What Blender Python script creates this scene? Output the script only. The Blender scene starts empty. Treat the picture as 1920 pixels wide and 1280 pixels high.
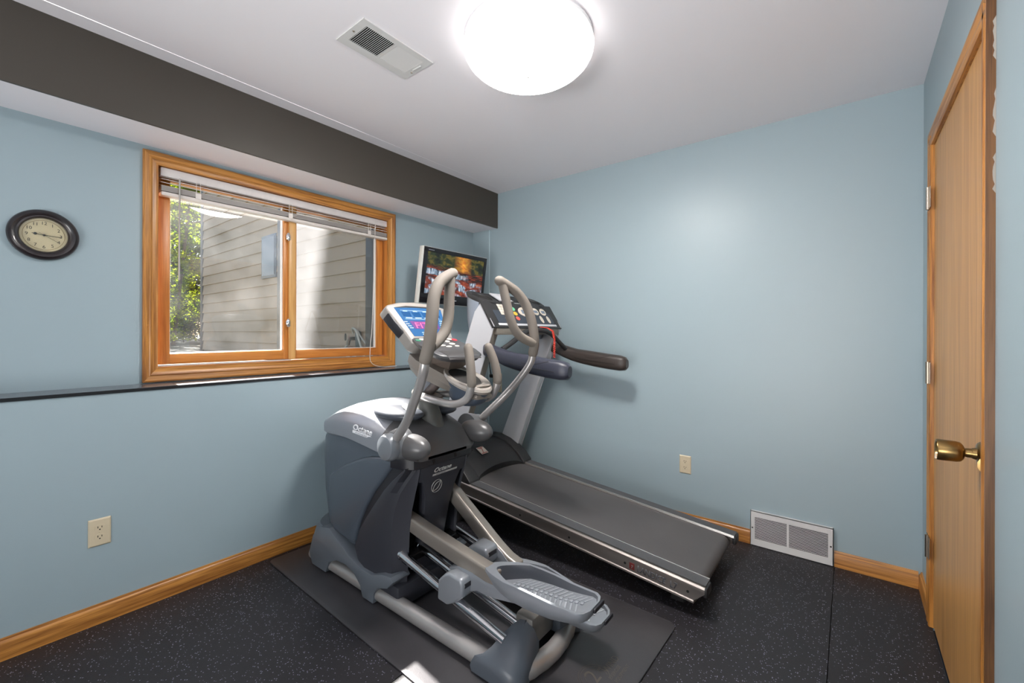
import bpy, bmesh, math, random
from mathutils import Vector, Matrix
rnd = random.Random(7)
S = bpy.context.scene
COL = S.collection

# ------------------------------------------------------------------ camera
F_PX, TH, Y0, ROLL = 806.49, 0.6649, 623.84, 0.0031
fw = Vector((-math.sin(TH), math.cos(TH), 0)); rt = Vector((math.cos(TH), math.sin(TH), 0)); up = Vector((0, 0, 1))
cr = (rt + up * ROLL).normalized(); cu = (up - rt * ROLL).normalized()
cam = bpy.data.cameras.new('camera'); cam_o = bpy.data.objects.new('camera', cam); COL.objects.link(cam_o)
M = Matrix((cr, cu, -fw)).transposed().to_4x4(); M.translation = Vector((0, 0, 1.25)); cam_o.matrix_world = M
cam.sensor_width = 36.0; cam.lens = F_PX * 36.0 / 1920.0
cam.shift_y = -(640 - Y0) / 1920.0; cam.clip_start = 0.02; cam.clip_end = 400
S.camera = cam_o
# ------------------------------------------------------------------ world, sun, exposure
S.view_settings.view_transform = 'Standard'; S.view_settings.look = 'None'
S.view_settings.gamma = 1.0; S.view_settings.use_curve_mapping = False
S.view_settings.exposure = 0.80
W = bpy.data.worlds.new('world'); S.world = W; W.use_nodes = True
wn = W.node_tree.nodes; wl = W.node_tree.links
sky = wn.new('ShaderNodeTexSky'); sky.sky_type = 'NISHITA'; sky.sun_disc = False
sky.sun_elevation = math.radians(36); sky.sun_rotation = math.radians(277)
wn['Background'].inputs[1].default_value = 0.16
wl.new(sky.outputs[0], wn['Background'].inputs[0])
SUN_TO = Vector((-1.0, 0.11, 0.79)).normalized()
sl = bpy.data.lights.new('sun', 'SUN'); sl.energy = 42; sl.angle = math.radians(0.6); sl.color = (1, .96, .9)
so = bpy.data.objects.new('sun', sl); COL.objects.link(so)
so.rotation_euler = SUN_TO.to_track_quat('Z', 'Y').to_euler(); so.location = (-12, 3, 12)
LAMP_E = 58.0
fl_ = bpy.data.lights.new('room_fill', 'AREA'); fl_.shape = 'RECTANGLE'; fl_.size = 1.6; fl_.size_y = 1.6; fl_.energy = 50; fl_.spread = math.radians(140); fl_.color = (1, .985, .97)
fo = bpy.data.objects.new('room_fill', fl_); COL.objects.link(fo); fo.location = (-.6, -2.4, .8)
fo.rotation_euler = Vector((0, -.75, -.66)).to_track_quat('Z', 'Y').to_euler()
f2 = bpy.data.lights.new('bounce_fill', 'AREA'); f2.shape = 'RECTANGLE'; f2.size = .8; f2.size_y = .8; f2.energy = 6; f2.color = (1, .98, .97); f2.spread = math.radians(100)
f2o = bpy.data.objects.new('bounce_fill', f2); COL.objects.link(f2o); f2o.location = (-.2, -1.0, 1.7)
f2o.rotation_euler = Vector((.1, -.85, -.5)).to_track_quat('Z', 'Y').to_euler()
# ------------------------------------------------------------------ helpers: materials
def lin(c):
    if isinstance(c, str): c = [int(c[i:i+2], 16) for i in (0, 2, 4)]
    return tuple((v/255/12.92 if v/255 <= .04045 else ((v/255+.055)/1.055)**2.4) for v in c)
def mat(name, col, rough=.5, metal=0., bump=0., bscale=200., spec=.5, coat=0., var=0., vscale=6., emit=None, es=0.):
    m = bpy.data.materials.new(name); m.use_nodes = True
    N = m.node_tree.nodes; L = m.node_tree.links; b = N['Principled BSDF']
    c = lin(col)
    b.inputs['Base Color'].default_value = (*c, 1); b.inputs['Roughness'].default_value = rough
    b.inputs['Metallic'].default_value = metal; b.inputs['Specular IOR Level'].default_value = spec
    b.inputs['Coat Weight'].default_value = coat
    if emit: b.inputs['Emission Color'].default_value = (*lin(emit), 1); b.inputs['Emission Strength'].default_value = es
    tc = N.new('ShaderNodeTexCoord')
    if var:
        n = N.new('ShaderNodeTexNoise'); n.inputs['Scale'].default_value = vscale; n.inputs['Detail'].default_value = 5
        L.new(tc.outputs['Object'], n.inputs['Vector'])
        r = N.new('ShaderNodeMapRange'); r.inputs['From Min'].default_value = .3; r.inputs['From Max'].default_value = .7
        r.inputs['To Min'].default_value = 1-var; r.inputs['To Max'].default_value = 1+var
        L.new(n.outputs['Fac'], r.inputs['Value'])
        mx = N.new('ShaderNodeVectorMath'); mx.operation = 'SCALE'; mx.inputs[0].default_value = c
        L.new(r.outputs[0], mx.inputs['Scale']); L.new(mx.outputs[0], b.inputs['Base Color'])
    if bump:
        n = N.new('ShaderNodeTexNoise'); n.inputs['Scale'].default_value = bscale; n.inputs['Detail'].default_value = 3
        L.new(tc.outputs['Object'], n.inputs['Vector'])
        bm_ = N.new('ShaderNodeBump'); bm_.inputs['Strength'].default_value = bump; bm_.inputs['Distance'].default_value = .002
        L.new(n.outputs['Fac'], bm_.inputs['Height']); L.new(bm_.outputs[0], b.inputs['Normal'])
    return m
def wood(name, light, dark, axis, scale=1., rough=.35, contrast=1., fine=1.):
    """straight oak grain running along axis 0/1/2 (object coordinates)"""
    m = bpy.data.materials.new(name); m.use_nodes = True
    N = m.node_tree.nodes; L = m.node_tree.links; b = N['Principled BSDF']; b.inputs['Roughness'].default_value = rough
    tc = N.new('ShaderNodeTexCoord'); mp = N.new('ShaderNodeMapping')
    s = [34*scale]*3; s[axis] = 1.6*scale; mp.inputs['Scale'].default_value = s
    L.new(tc.outputs['Object'], mp.inputs['Vector'])
    n1 = N.new('ShaderNodeTexNoise'); n1.inputs['Scale'].default_value = 1.; n1.inputs['Detail'].default_value = 4; n1.inputs['Distortion'].default_value = 1.2
    L.new(mp.outputs[0], n1.inputs['Vector'])
    mp2 = N.new('ShaderNodeMapping'); s2 = [420*fine]*3; s2[axis] = 9; mp2.inputs['Scale'].default_value = s2
    L.new(tc.outputs['Object'], mp2.inputs['Vector'])
    n2 = N.new('ShaderNodeTexNoise'); n2.inputs['Scale'].default_value = 1.; n2.inputs['Detail'].default_value = 2
    L.new(mp2.outputs[0], n2.inputs['Vector'])
    a = N.new('ShaderNodeMath'); a.operation = 'MULTIPLY_ADD'; a.inputs[1].default_value = .45
    L.new(n2.outputs['Fac'], a.inputs[0]); L.new(n1.outputs['Fac'], a.inputs[2])
    cr_ = N.new('ShaderNodeValToRGB'); e = cr_.color_ramp.elements
    mid = .72; e[0].position = mid-.2/contrast; e[0].color = (*lin(dark), 1); e[1].position = mid+.12/contrast; e[1].color = (*lin(light), 1)
    L.new(a.outputs[0], cr_.inputs[0]); L.new(cr_.outputs[0], b.inputs['Base Color'])
    bp = N.new('ShaderNodeBump'); bp.inputs['Strength'].default_value = .12; bp.inputs['Distance'].default_value = .001
    L.new(a.outputs[0], bp.inputs['Height']); L.new(bp.outputs[0], b.inputs['Normal'])
    return m
# ------------------------------------------------------------------ helpers: geometry
class B:
    """collects shapes given in world coordinates and links them as ONE mesh object"""
    def __init__(s): s.bm = bmesh.new()
    def face(s, vs):
        try: return s.bm.faces.new(vs)
        except ValueError: return None
    def poly(s, verts, faces):
        v = [s.bm.verts.new(p) for p in verts]
        for f in faces: s.face([v[i] for i in f])
        return v
    def box(s, x0, x1, y0, y1, z0, z1, bev=0., seg=2):
        x0, x1 = min(x0, x1), max(x0, x1); y0, y1 = min(y0, y1), max(y0, y1); z0, z1 = min(z0, z1), max(z0, z1)
        t = bmesh.new(); bmesh.ops.create_cube(t, size=1)
        for v in t.verts: v.co = Vector(((x0+x1)/2+v.co.x*(x1-x0), (y0+y1)/2+v.co.y*(y1-y0), (z0+z1)/2+v.co.z*(z1-z0)))
        return s._add(t, bev, seg)
    def _add(s, t, bev=0., seg=2, ang=.5):
        if bev:
            ed = [e for e in t.edges if len(e.link_faces) == 2 and e.calc_face_angle(0) > ang]
            bmesh.ops.bevel(t, geom=ed, offset=bev, segments=seg, affect='EDGES', profile=.5, clamp_overlap=True)
        me = bpy.data.meshes.new('t'); t.to_mesh(me); t.free(); s.bm.from_mesh(me); bpy.data.meshes.remove(me); return s
    def obox(s, c, ax, ay, az, bev=0., seg=2):
        """oriented box: centre and three half-extent vectors"""
        t = bmesh.new(); bmesh.ops.create_cube(t, size=2); c = Vector(c); ax, ay, az = Vector(ax), Vector(ay), Vector(az)
        for v in t.verts: v.co = c + ax*v.co.x + ay*v.co.y + az*v.co.z
        bmesh.ops.recalc_face_normals(t, faces=t.faces)
        return s._add(t, bev, seg)
    def prism(s, pts, fn, a, b, bev=0., seg=2, ang=.5):
        """2D polygon pts mapped by fn(u,v,t) for t=a and t=b"""
        t = bmesh.new(); n = len(pts)
        A = [t.verts.new(fn(u, v, a)) for u, v in pts]; Bv = [t.verts.new(fn(u, v, b)) for u, v in pts]
        t.faces.new(A); t.faces.new(Bv[::-1])
        for i in range(n): t.faces.new([A[i], Bv[i], Bv[(i+1) % n], A[(i+1) % n]])
        bmesh.ops.recalc_face_normals(t, faces=t.faces)
        return s._add(t, bev, seg, ang)
    def loft(s, secs, caps=True, closed=True):
        V = [[s.bm.verts.new(p) for p in sec] for sec in secs]; n = len(secs[0])
        for a, b in zip(V, V[1:]):
            for i in range(n if closed else n-1): s.face([a[i], a[(i+1) % n], b[(i+1) % n], b[i]])
        if caps: s.face(V[0][::-1]); s.face(V[-1])
        return s
    def tube(s, pts, r, n=12, sm=0, cap=True, flat=None):
        """round tube along a polyline; sm = Catmull-Rom steps; r number or list"""
        P = [Vector(p) for p in pts]; Rr = list(r) if isinstance(r, (list, tuple)) else [r]*len(P)
        if sm:
            Q, RR = [], []
            for i in range(len(P)-1):
                p0, p1, p2, p3 = P[max(i-1, 0)], P[i], P[i+1], P[min(i+2, len(P)-1)]
                for k in range(sm):
                    t = k/sm
                    Q.append(.5*((2*p1)+(-p0+p2)*t+(2*p0-5*p1+4*p2-p3)*t*t+(-p0+3*p1-3*p2+p3)*t**3)); RR.append(Rr[i]*(1-t)+Rr[i+1]*t)
            Q.append(P[-1]); RR.append(Rr[-1]); P, Rr = Q, RR
        d = (P[1]-P[0]).normalized(); ref = Vector((0, 0, 1)) if abs(d.z) < .9 else Vector((0, 1, 0))
        u = d.cross(ref).normalized(); secs = []
        for i, p in enumerate(P):
            if i == 0: d = (P[1]-P[0])
            elif i == len(P)-1: d = P[-1]-P[-2]
            else: d = (P[i+1]-P[i]).normalized()+(P[i]-P[i-1]).normalized()
            d.normalize(); u = (u-d*u.dot(d)).normalized(); w = d.cross(u)
            k = 1.
            if 0 < i < len(P)-1:
                c_ = max(.5, d.dot((P[i+1]-P[i]).normalized())); k = 1/c_ if not sm else 1.
            secs.append([p+(u*math.cos(a)+w*math.sin(a))*Rr[i] for a in [2*math.pi*j/n for j in range(n)]])
        if cap == 'round':
            for end in (0, -1):
                c0 = P[end]; dd = (P[0]-P[1] if end == 0 else P[-1]-P[-2]).normalized(); rr = Rr[end]; base = secs[end]
                ext = [[c0+(q-c0)*math.cos(a)+dd*rr*math.sin(a) for q in base] for a in (math.radians(35), math.radians(65), math.radians(85))]
                if end == 0: secs = ext[::-1]+secs
                else: secs = secs+ext
        return s.loft(secs, bool(cap))
    def lathe(s, prof, org, axis, n=32, sx=1., sy=1., uref=None, cap=True):
        """prof: list of (radius, height along axis)"""
        o = Vector(org); a = Vector(axis).normalized(); ref = Vector(uref) if uref else (Vector((0, 0, 1)) if abs(a.z) < .9 else Vector((1, 0, 0)))
        u = (ref-a*ref.dot(a)).normalized(); w = a.cross(u)
        secs = [[o+a*h+(u*math.cos(t)*sx+w*math.sin(t)*sy)*r for t in [2*math.pi*j/n for j in range(n)]] for r, h in prof]
        return s.loft(secs, cap)
    def ell(s, c, rx, ry, rz, seg=20, rings=12):
        t = bmesh.new(); bmesh.ops.create_uvsphere(t, u_segments=seg, v_segments=rings, radius=1)
        for v in t.verts: v.co = Vector((c[0]+v.co.x*rx, c[1]+v.co.y*ry, c[2]+v.co.z*rz))
        return s._add(t)
    def map(s, fn):
        for v in s.bm.verts: v.co = Vector(fn(v.co))
        return s
    def obj(s, name, m, parent=None, smooth=True, ang=40, loc=None):
        me = bpy.data.meshes.new(name)
        off = Vector(loc) if loc else Vector((0, 0, 0)); p = parent
        if p is not None: off = wloc(p)
        bmesh.ops.recalc_face_normals(s.bm, faces=s.bm.faces)
        for v in s.bm.verts: v.co -= off
        s.bm.to_mesh(me); s.bm.free()
        o = bpy.data.objects.new(name, me); COL.objects.link(o)
        if parent is not None: o.parent = parent
        elif loc: o.location = off
        me.materials.append(m)
        if smooth and len(me.polygons):
            me.polygons.foreach_set('use_smooth', [True]*len(me.polygons)); me.set_sharp_from_angle(angle=math.radians(ang))
        return o
def wloc(o):
    v = Vector((0, 0, 0))
    while o is not None: v += o.location; o = o.parent
    return v
def thing(name, label, cat, loc, group=None):
    o = bpy.data.objects.new(name, None); COL.objects.link(o); o.location = loc; o.empty_display_size = .05
    o['label'] = label; o['category'] = cat
    if group: o['group'] = group
    return o
def tag(o, label, cat, group=None):
    o['label'] = label; o['category'] = cat
    if group: o['group'] = group
    return o
def struct(o): o['kind'] = 'structure'; return o
def plab(o, label): o['label'] = label; return o
def text(name, txt, org, ux, uy, size, m, parent, depth=.0006, align='LEFT', squash=1., shear=0., bold=0.):
    """flat lettering: origin, direction of reading, direction up (world)"""
    c = bpy.data.curves.new('txt', 'FONT'); c.body = txt; c.size = size; c.align_x = align; c.align_y = 'CENTER' if align == 'CENTER' else 'BOTTOM_BASELINE'
    c.shear = shear; c.offset = bold*size; c.resolution_u = 3
    t = bpy.data.objects.new('txt', c); COL.objects.link(t)
    dg = bpy.context.evaluated_depsgraph_get(); me = bpy.data.meshes.new_from_object(t.evaluated_get(dg))
    bpy.data.objects.remove(t); bpy.data.curves.remove(c)
    ux, uy = Vector(ux).normalized(), Vector(uy); nz = ux.cross(uy).normalized(); uy = nz.cross(ux)
    off = wloc(parent) if parent else Vector((0, 0, 0)); org = Vector(org)-off
    bm = bmesh.new(); bm.from_mesh(me); bpy.data.meshes.remove(me)
    if depth:
        r = bmesh.ops.extrude_face_region(bm, geom=bm.faces[:])
        for v in r['geom']:
            if isinstance(v, bmesh.types.BMVert): v.co.z += depth
    for v in bm.verts: v.co = org+ux*v.co.x*squash+uy*v.co.y+nz*v.co.z
    bmesh.ops.recalc_face_normals(bm, faces=bm.faces)
    me = bpy.data.meshes.new(name); bm.to_mesh(me); bm.free()
    o = bpy.data.objects.new(name, me); COL.objects.link(o); o.parent = parent; me.materials.append(m); return o
def xz(y0): return lambda u, v, t: (u, t, v)
XZ = lambda u, v, t: (u, t, v)
YZ = lambda u, v, t: (t, u, v)
XY = lambda u, v, t: (u, v, t)

# ------------------------------------------------------------------ materials
m_wall = mat('wall_paint_blue', (155, 172, 179), .40, bump=.06, bscale=260)
m_ceil = mat('ceiling_paint', (240, 236, 240), .6, bump=.08, bscale=180)
m_taupe = mat('taupe_paint', (70, 64, 57), .5, bump=.06, bscale=260)
m_ledge = mat('ledge_laminate', (92, 96, 104), .22, spec=.6)
m_black = mat('black_edge', (22, 23, 26), .35)
m_oakY = wood('oak_grain_y', (198, 137, 66), (126, 74, 28), 1)
m_oakZ = wood('oak_grain_z', (198, 137, 66), (126, 74, 28), 2)
m_oakX = wood('oak_grain_x', (198, 137, 66), (126, 74, 28), 0)
m_sashY = wood('pine_sash_y', (205, 134, 62), (160, 92, 34), 1, contrast=.8)
m_sashZ = wood('pine_sash_z', (205, 134, 62), (160, 92, 34), 2, contrast=.8)
m_door = wood('door_veneer', (198, 148, 86), (166, 116, 62), 2, scale=.8, rough=.38, contrast=.8)
m_oldwood = wood('worn_casing_edge', (122, 82, 46), (84, 52, 26), 2)
m_white = mat('white_enamel', (225, 224, 226), .35)
m_offwhite = mat('blind_vinyl', (222, 214, 208), .4)
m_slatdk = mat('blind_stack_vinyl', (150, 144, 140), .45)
m_dark = mat('dark_cavity', (30, 28, 27), .8)
m_ivory = mat('ivory_plastic', (206, 192, 164), .35)
m_brass = mat('antique_brass', (150, 122, 78), .28, metal=1.)
m_steel = mat('hinge_metal', (176, 164, 150), .32, metal=1.)
m_chrome = mat('chrome', (225, 225, 228), .07, metal=1.)

def rubber(name, base, fleck, dens, rough):
    m = bpy.data.materials.new(name); m.use_nodes = True
    N = m.node_tree.nodes; L = m.node_tree.links; b = N['Principled BSDF']; b.inputs['Roughness'].default_value = rough
    tc = N.new('ShaderNodeTexCoord')
    v = N.new('ShaderNodeTexVoronoi'); v.inputs['Scale'].default_value = 170; v.inputs['Randomness'].default_value = 1
    L.new(tc.outputs['Object'], v.inputs['Vector'])
    sp = N.new('ShaderNodeSeparateColor'); L.new(v.outputs['Color'], sp.inputs[0])
    g = N.new('ShaderNodeMath'); g.operation = 'LESS_THAN'; g.inputs[1].default_value = dens; L.new(sp.outputs[0], g.inputs[0])
    d = N.new('ShaderNodeMath'); d.operation = 'LESS_THAN'; d.inputs[1].default_value = .34; L.new(v.outputs['Distance'], d.inputs[0])
    a = N.new('ShaderNodeMath'); a.operation = 'MULTIPLY'; L.new(g.outputs[0], a.inputs[0]); L.new(d.outputs[0], a.inputs[1])
    n = N.new('ShaderNodeTexNoise'); n.inputs['Scale'].default_value = 3; n.inputs['Detail'].default_value = 4; L.new(tc.outputs['Object'], n.inputs['Vector'])
    c0 = N.new('ShaderNodeMix'); c0.data_type = 'RGBA'; c0.inputs['A'].default_value = (*[k*.8 for k in lin(base)], 1); c0.inputs['B'].default_value = (*[k*1.25 for k in lin(base)], 1)
    L.new(n.outputs['Fac'], c0.inputs['Factor'])
    mx = N.new('ShaderNodeMix'); mx.data_type = 'RGBA'; L.new(a.outputs[0], mx.inputs['Factor']); L.new(c0.outputs['Result'], mx.inputs['A']); mx.inputs['B'].default_value = (*lin(fleck), 1)
    L.new(mx.outputs['Result'], b.inputs['Base Color'])
    nb = N.new('ShaderNodeTexNoise'); nb.inputs['Scale'].default_value = 420; nb.inputs['Detail'].default_value = 2; L.new(tc.outputs['Object'], nb.inputs['Vector'])
    bp = N.new('ShaderNodeBump'); bp.inputs['Strength'].default_value = .35; bp.inputs['Distance'].default_value = .002; L.new(nb.outputs['Fac'], bp.inputs['Height']); L.new(bp.outputs[0], b.inputs['Normal'])
    return m
m_floor = rubber('flecked_rubber', (31, 29, 33), (138, 138, 156), .15, .5)
m_mat = mat('rubber_mat', (60, 58, 61), .33, bump=.25, bscale=420, var=.25, vscale=4)

# ------------------------------------------------------------------ room shell
XL, XU, XO, XS, XR = -2.535, -2.73, -2.92, -2.438, .285
YB, YR, H, ZS, ZL = 2.903, -2.6, 2.4765, 2.169, .995
WY0, WY1, WZ0, WZ1 = .585, 1.975, 1.055, 2.098          # rough window opening
# floor slab + rubber sheets
fl = struct(B().box(-2.95, .45, YR-.15, YB+.15, -.16, -.012).obj('floor', mat('subfloor', (40, 38, 38), .9), loc=(0, 0, -.012)))
xs = [XL+.001, -1.285, -.06, XR-.001]
for a, b in zip(xs, xs[1:]):
    B().box(a+.0012, b-.0012, YR+.001, YB-.001, -.012, 0, .0012, 1).obj('rubber_sheet', m_floor, fl)
cl = struct(B().box(-2.95, .45, YR-.15, YB+.15, H, H+.2).obj('ceiling', m_ceil, loc=(0, 0, H)))
# dropped soffit over the window wall: taupe face, ceiling-white underside
B().box(XU, XS-.012, YR, YB, ZS+.0, H-.001).obj('soffit', m_ceil, cl)
B().box(XS-.012, XS, YR, YB, ZS, H-.001).obj('soffit_face', m_taupe, cl)
B().box(XS, XS+.09, YR, YB, H-.003, H-.0005, .002, 1).obj('ceiling_strip', m_ceil, cl)
# window wall: thick lower wall, ledge, recessed upper wall around the opening
wlft = B(); wlft.box(XO, XL, YR-.12, YB+.12, -.05, ZL-.014)
for a in ((XO, XU, YR-.12, WY0, ZL-.014, H), (XO, XU, WY1, YB+.12, ZL-.014, H), (XO, XU, WY0, WY1, ZL-.014, WZ0), (XO, XU, WY0, WY1, WZ1, H)): wlft.box(*a)
wlft = struct(wlft.obj('wall_left', m_wall, smooth=False, loc=(XL, 0, 0)))
B().box(XU, XL+.002, YR, YB, ZL-.014, ZL, 0).obj('ledge', m_ledge, wlft)
B().box(XL+.002, XL+.006, YR, YB, ZL-.015, ZL-.001, .001, 1).obj('ledge_edge', m_black, wlft)
wb = struct(B().box(XL, XR+.12, YB, YB+.12, -.05, H+.02).box(XO, XL, YB+.0, YB+.12, -.05, H+.02).obj('wall_back', m_wall, smooth=False, loc=(0, YB, 0)))
B().box(XU+.001, XL+.0, YB-.006, YB, ZL+.0005, ZS-.0005, .0).obj('wall_return', m_wall, wb)
B().tube([(XL+.002, YB-.004, .02), (XL+.002, YB-.004, ZS-.002)], .0045, 6).obj('caulk_bead', mat('caulk', (186, 206, 212), .4), wb)
B().box(-1.1, XR-.001, YB-.0012, YB, 1.240, 1.246).obj('drywall_seam', m_wall, wb)
# right wall with the door opening
DY0, DY1, DZ = 1.632, 2.553, 2.062
wr = B()
for a in ((XR, XR+.12, YR-.12, DY0, -.05, H+.02), (XR, XR+.12, DY1, YB+.12, -.05, H+.02), (XR, XR+.12, DY0, DY1, DZ, H+.02)): wr.box(*a)
wr = struct(wr.obj('wall_right', m_wall, smooth=False, loc=(XR, 0, 0)))
wre = struct(B().box(XO, XR+.12, YR-.12, YR, -.05, H+.02).obj('wall_rear', m_wall, smooth=False, loc=(0, YR, 0)))
# baseboards (profiled oak)
bp_ = [(0, 0), (.014, 0), (.014, .062), (.011, .070), (.007, .074), (.005, .083), (0, .083)]
struct(B().prism(bp_, lambda u, v, t: (XL+u, t, v), YR, YB-.0005).obj('baseboard_left', m_oakY, ang=30))
bb = B()
for a, b in ((XL+.015, -.461), (-.061, XR-.0145)): bb.prism(bp_, lambda u, v, t: (t, YB-u, v), a, b)
struct(bb.obj('baseboard_back', m_oakX, ang=30))
struct(B().prism(bp_, lambda u, v, t: (XR-u, t, v), 2.613, YB-.0005).obj('baseboard_right', m_oakY, ang=30))
# ------------------------------------------------------------------ door 1
d1 = struct(B().box(XR-.001, XR+.035, DY0+.008, DY1-.006, .012, DZ-.008, .002, 1).obj('door_1', m_door, loc=(XR, 2.1, 0)))
d1['label'] = 'closed light oak flush door in the right wall'
cas = [(0, 0), (.012, 0), (.016, .006), (.016, .02), (.011, .026), (.011, .036), (.016, .044), (.017, .056), (0, .058)]   # (out, across from opening)
B().prism(cas, lambda u, v, t: (XR-u, DY1+v-.004, t), 0, DZ+.054).obj('casing', m_oakZ, d1)
B().prism(cas, lambda u, v, t: (XR-u, DY0-v+.004, t), 0, DZ+.054).obj('casing', m_oakZ, d1)
plab(B().box(XR-.0172, XR-.0002, DY0-.0557, DY0-.0541, 0, DZ+.054).obj('casing_edge', m_oldwood, d1), 'dark worn outer edge of the casing')
B().prism(cas, lambda u, v, t: (XR-u, t, DZ+v-.004), DY0-.05, DY1+.05).obj('head_casing', m_oakY, d1)
B().box(XR-.004, XR+.1, DY1-.005, DY1-.0005, 0, DZ).box(XR-.004, XR+.1, DY0+.0005, DY0+.006, 0, DZ).box(XR-.004, XR+.1, DY0, DY1, DZ-.006, DZ-.0005).obj('jamb', m_oakZ, d1)
pm = mat('paint_smear', (168, 160, 150), .7)
b = B()
for z0, z1 in ((1.93, 2.04), (1.74, 1.86), (1.60, 1.70)):
    n = 9; zz = [z0+(z1-z0)*i/n for i in range(n+1)]
    b.loft([[(XR-.0004, DY0-.0560, z), (XR-.0045+rnd.uniform(-.002, .003)*(0 < i < n)+.0038*(i in (0, n)), DY0-.0560, z)] for i, z in enumerate(zz)], False, False)
b.obj('paint_smear', pm, d1)
for z in (1.832, 1.085, .342):
    h = B().tube([(XR-.02, DY1+.002, z-.047), (XR-.02, DY1+.002, z+.047)], .0075, 10).obj('hinge', m_steel, d1)
    B().box(XR-.0185, XR-.015, DY1-.034, DY1+.04, z-.045, z+.045, .001, 1).obj('hinge_leaf', m_steel, h)
    B().box(XR-.0192, XR-.0184, DY1+.012, DY1+.017, z-.042, z-.03).box(XR-.0192, XR-.0184, DY1+.012, DY1+.017, z-.01, z+.01).box(XR-.0192, XR-.0184, DY1+.012, DY1+.017, z+.03, z+.042).obj('hinge_slot', m_dark, h)
KY, KZ = 1.70, .925
kb = B().lathe([(.0, 0), (.033, 0), (.033, .004), (.029, .009), (.016, .012), (.014, .02)], (XR-.001, KY, KZ), (-1, 0, 0)).obj('knob_rose', m_brass, d1)
B().lathe([(.0125, .0), (.0125, .018), (.011, .022), (.020, .0255), (.0262, .031), (.0285, .040), (.0290, .076), (.0275, .079), (.023, .078), (.021, .074), (.0, .073)], (XR-.012, KY, KZ), (-1, 0, 0)).obj('knob', m_brass, kb)
B().box(XR-.0935, XR-.0885, KY-.003, KY+.003, KZ-.026, KZ-.012).obj('thumb_turn', m_steel, kb)
B().loft([[(XR-.003, DY0+.012, KZ+.035*k), (XR-.02*(1-abs(k)**1.5)-.003, DY0+.0, KZ+.035*k-.015), (XR-.001, DY0-.002, KZ+.035*k)] for k in (-1, -.6, -.2, .2, .6, 1)], True).obj('strike_lip', m_brass, d1)
# ------------------------------------------------------------------ window 1
CX = XU+.016
w1 = struct(B().box(XU, XU+.001, WY0-.03, WY0-.001, WZ0, WZ1).obj('window_1', m_oakZ, loc=(XU, 1.28, 1.05)))
cy0, cy1, cz0, cz1 = .540, 2.025, 1.000, 2.145     # casing outer
iy0, iy1, iz0, iz1 = .600, 1.960, 1.070, 2.084     # casing inner
def casing(p0, p1, q0, q1, m):
    # p outer edge from p0 to p1, q inner edge from q0 to q1 (points are (y,z)); profile across
    prof = [(0., .0), (0., .016), (.12, .018), (.42, .013), (.5, .016), (.62, .011), (.86, .009), (1., .012), (1., 0.)]
    s0 = [(XU+h, p0[0]+(q0[0]-p0[0])*k, p0[1]+(q0[1]-p0[1])*k) for k, h in prof]
    s1 = [(XU+h, p1[0]+(q1[0]-p1[0])*k, p1[1]+(q1[1]-p1[1])*k) for k, h in prof]
    B().loft([s0, s1]).obj('casing', m, w1, ang=25)
casing((cy0, cz0), (cy0, cz1), (iy0, iz0), (iy0, iz1), m_oakZ); casing((cy1, cz0), (cy1, cz1), (iy1, iz0), (iy1, iz1), m_oakZ)
casing((cy0, cz1), (cy1, cz1), (iy0, iz1), (iy1, iz1), m_oakY); casing((cy0, cz0), (cy1, cz0), (iy0, iz0), (iy1, iz0), m_oakY)
jb = B(); jb.box(XO+.01, XU+.003, WY0, iy0, WZ0, WZ1).box(XO+.01, XU+.003, iy1, WY1, WZ0, WZ1); jb.obj('side_jamb', m_sashZ, w1)
B().box(XO+.01, XU+.003, iy0, iy1, iz1, WZ1).box(XO+.01, XU+.003, iy0, iy1, WZ0, iz0).obj('sill', m_sashY, w1)
GX = -2.80
# stops and stepped sash frames; glass 0.658-1.228 / 1.308-1.900
def sash(y0, y1, g0, g1, xf, deep):
    zb, zt = iz0+.012, iz1
    gz0, gz1 = 1.137, 2.03
    t = B(); t.box(xf-.04, xf, y0, g0, zb, zt, .003).box(xf-.04, xf, g1, y1, zb, zt, .003); st = t.obj('sash_stile', m_sashZ, w1)
    B().box(xf-.04, xf-.001, g0-.004, g1+.004, zb, gz0, .003).box(xf-.04, xf-.001, g0-.004, g1+.004, gz1, zt, .003).obj('sash_rail', m_sashY, w1)
    # glazing bead
    B().box(xf-.036, xf-.012, g0-.001, g0+.004, gz0, gz1).box(xf-.036, xf-.012, g1-.004, g1+.001, gz0, gz1).box(xf-.036, xf-.012, g0, g1, gz0-.001, gz0+.004).obj('glazing_bead', m_offwhite, w1)
    # dark bronze outside cladding
    B().box(GX-deep, GX-.018, g0-.03, g0, gz0-.02, gz1).box(GX-deep, GX-.018, g1, g1+.03, gz0-.02, gz1).box(GX-deep, GX-.018, g0-.03, g1+.03, gz0-.03, gz0-.004).obj('outer_cladding', m_clad, w1)
    return gz0, gz1
m_clad = mat('bronze_cladding', (26, 32, 40), .35)
sash(iy0+.008, 1.262, .660, 1.229, -2.772, .06)
sash(1.262, iy1-.008, 1.309, 1.899, -2.772, .115)
B().box(-2.815, -2.760, 1.258, 1.300, iz0+.01, iz1, .004).obj('meeting_stile', wood('pale_stile', (222, 176, 112), (190, 138, 76), 2, contrast=.7), w1)
B().box(-2.775, XU-.004, iy0, 1.262, iz0, iz0+.010, .001).obj('weather_strip', mat('vinyl_strip', (196, 190, 186), .5), w1)
B().box(-2.765, XU+.002, iy0, iy1, iz0, iz0+.004).obj('sill_nosing', m_sashY, w1)
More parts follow.
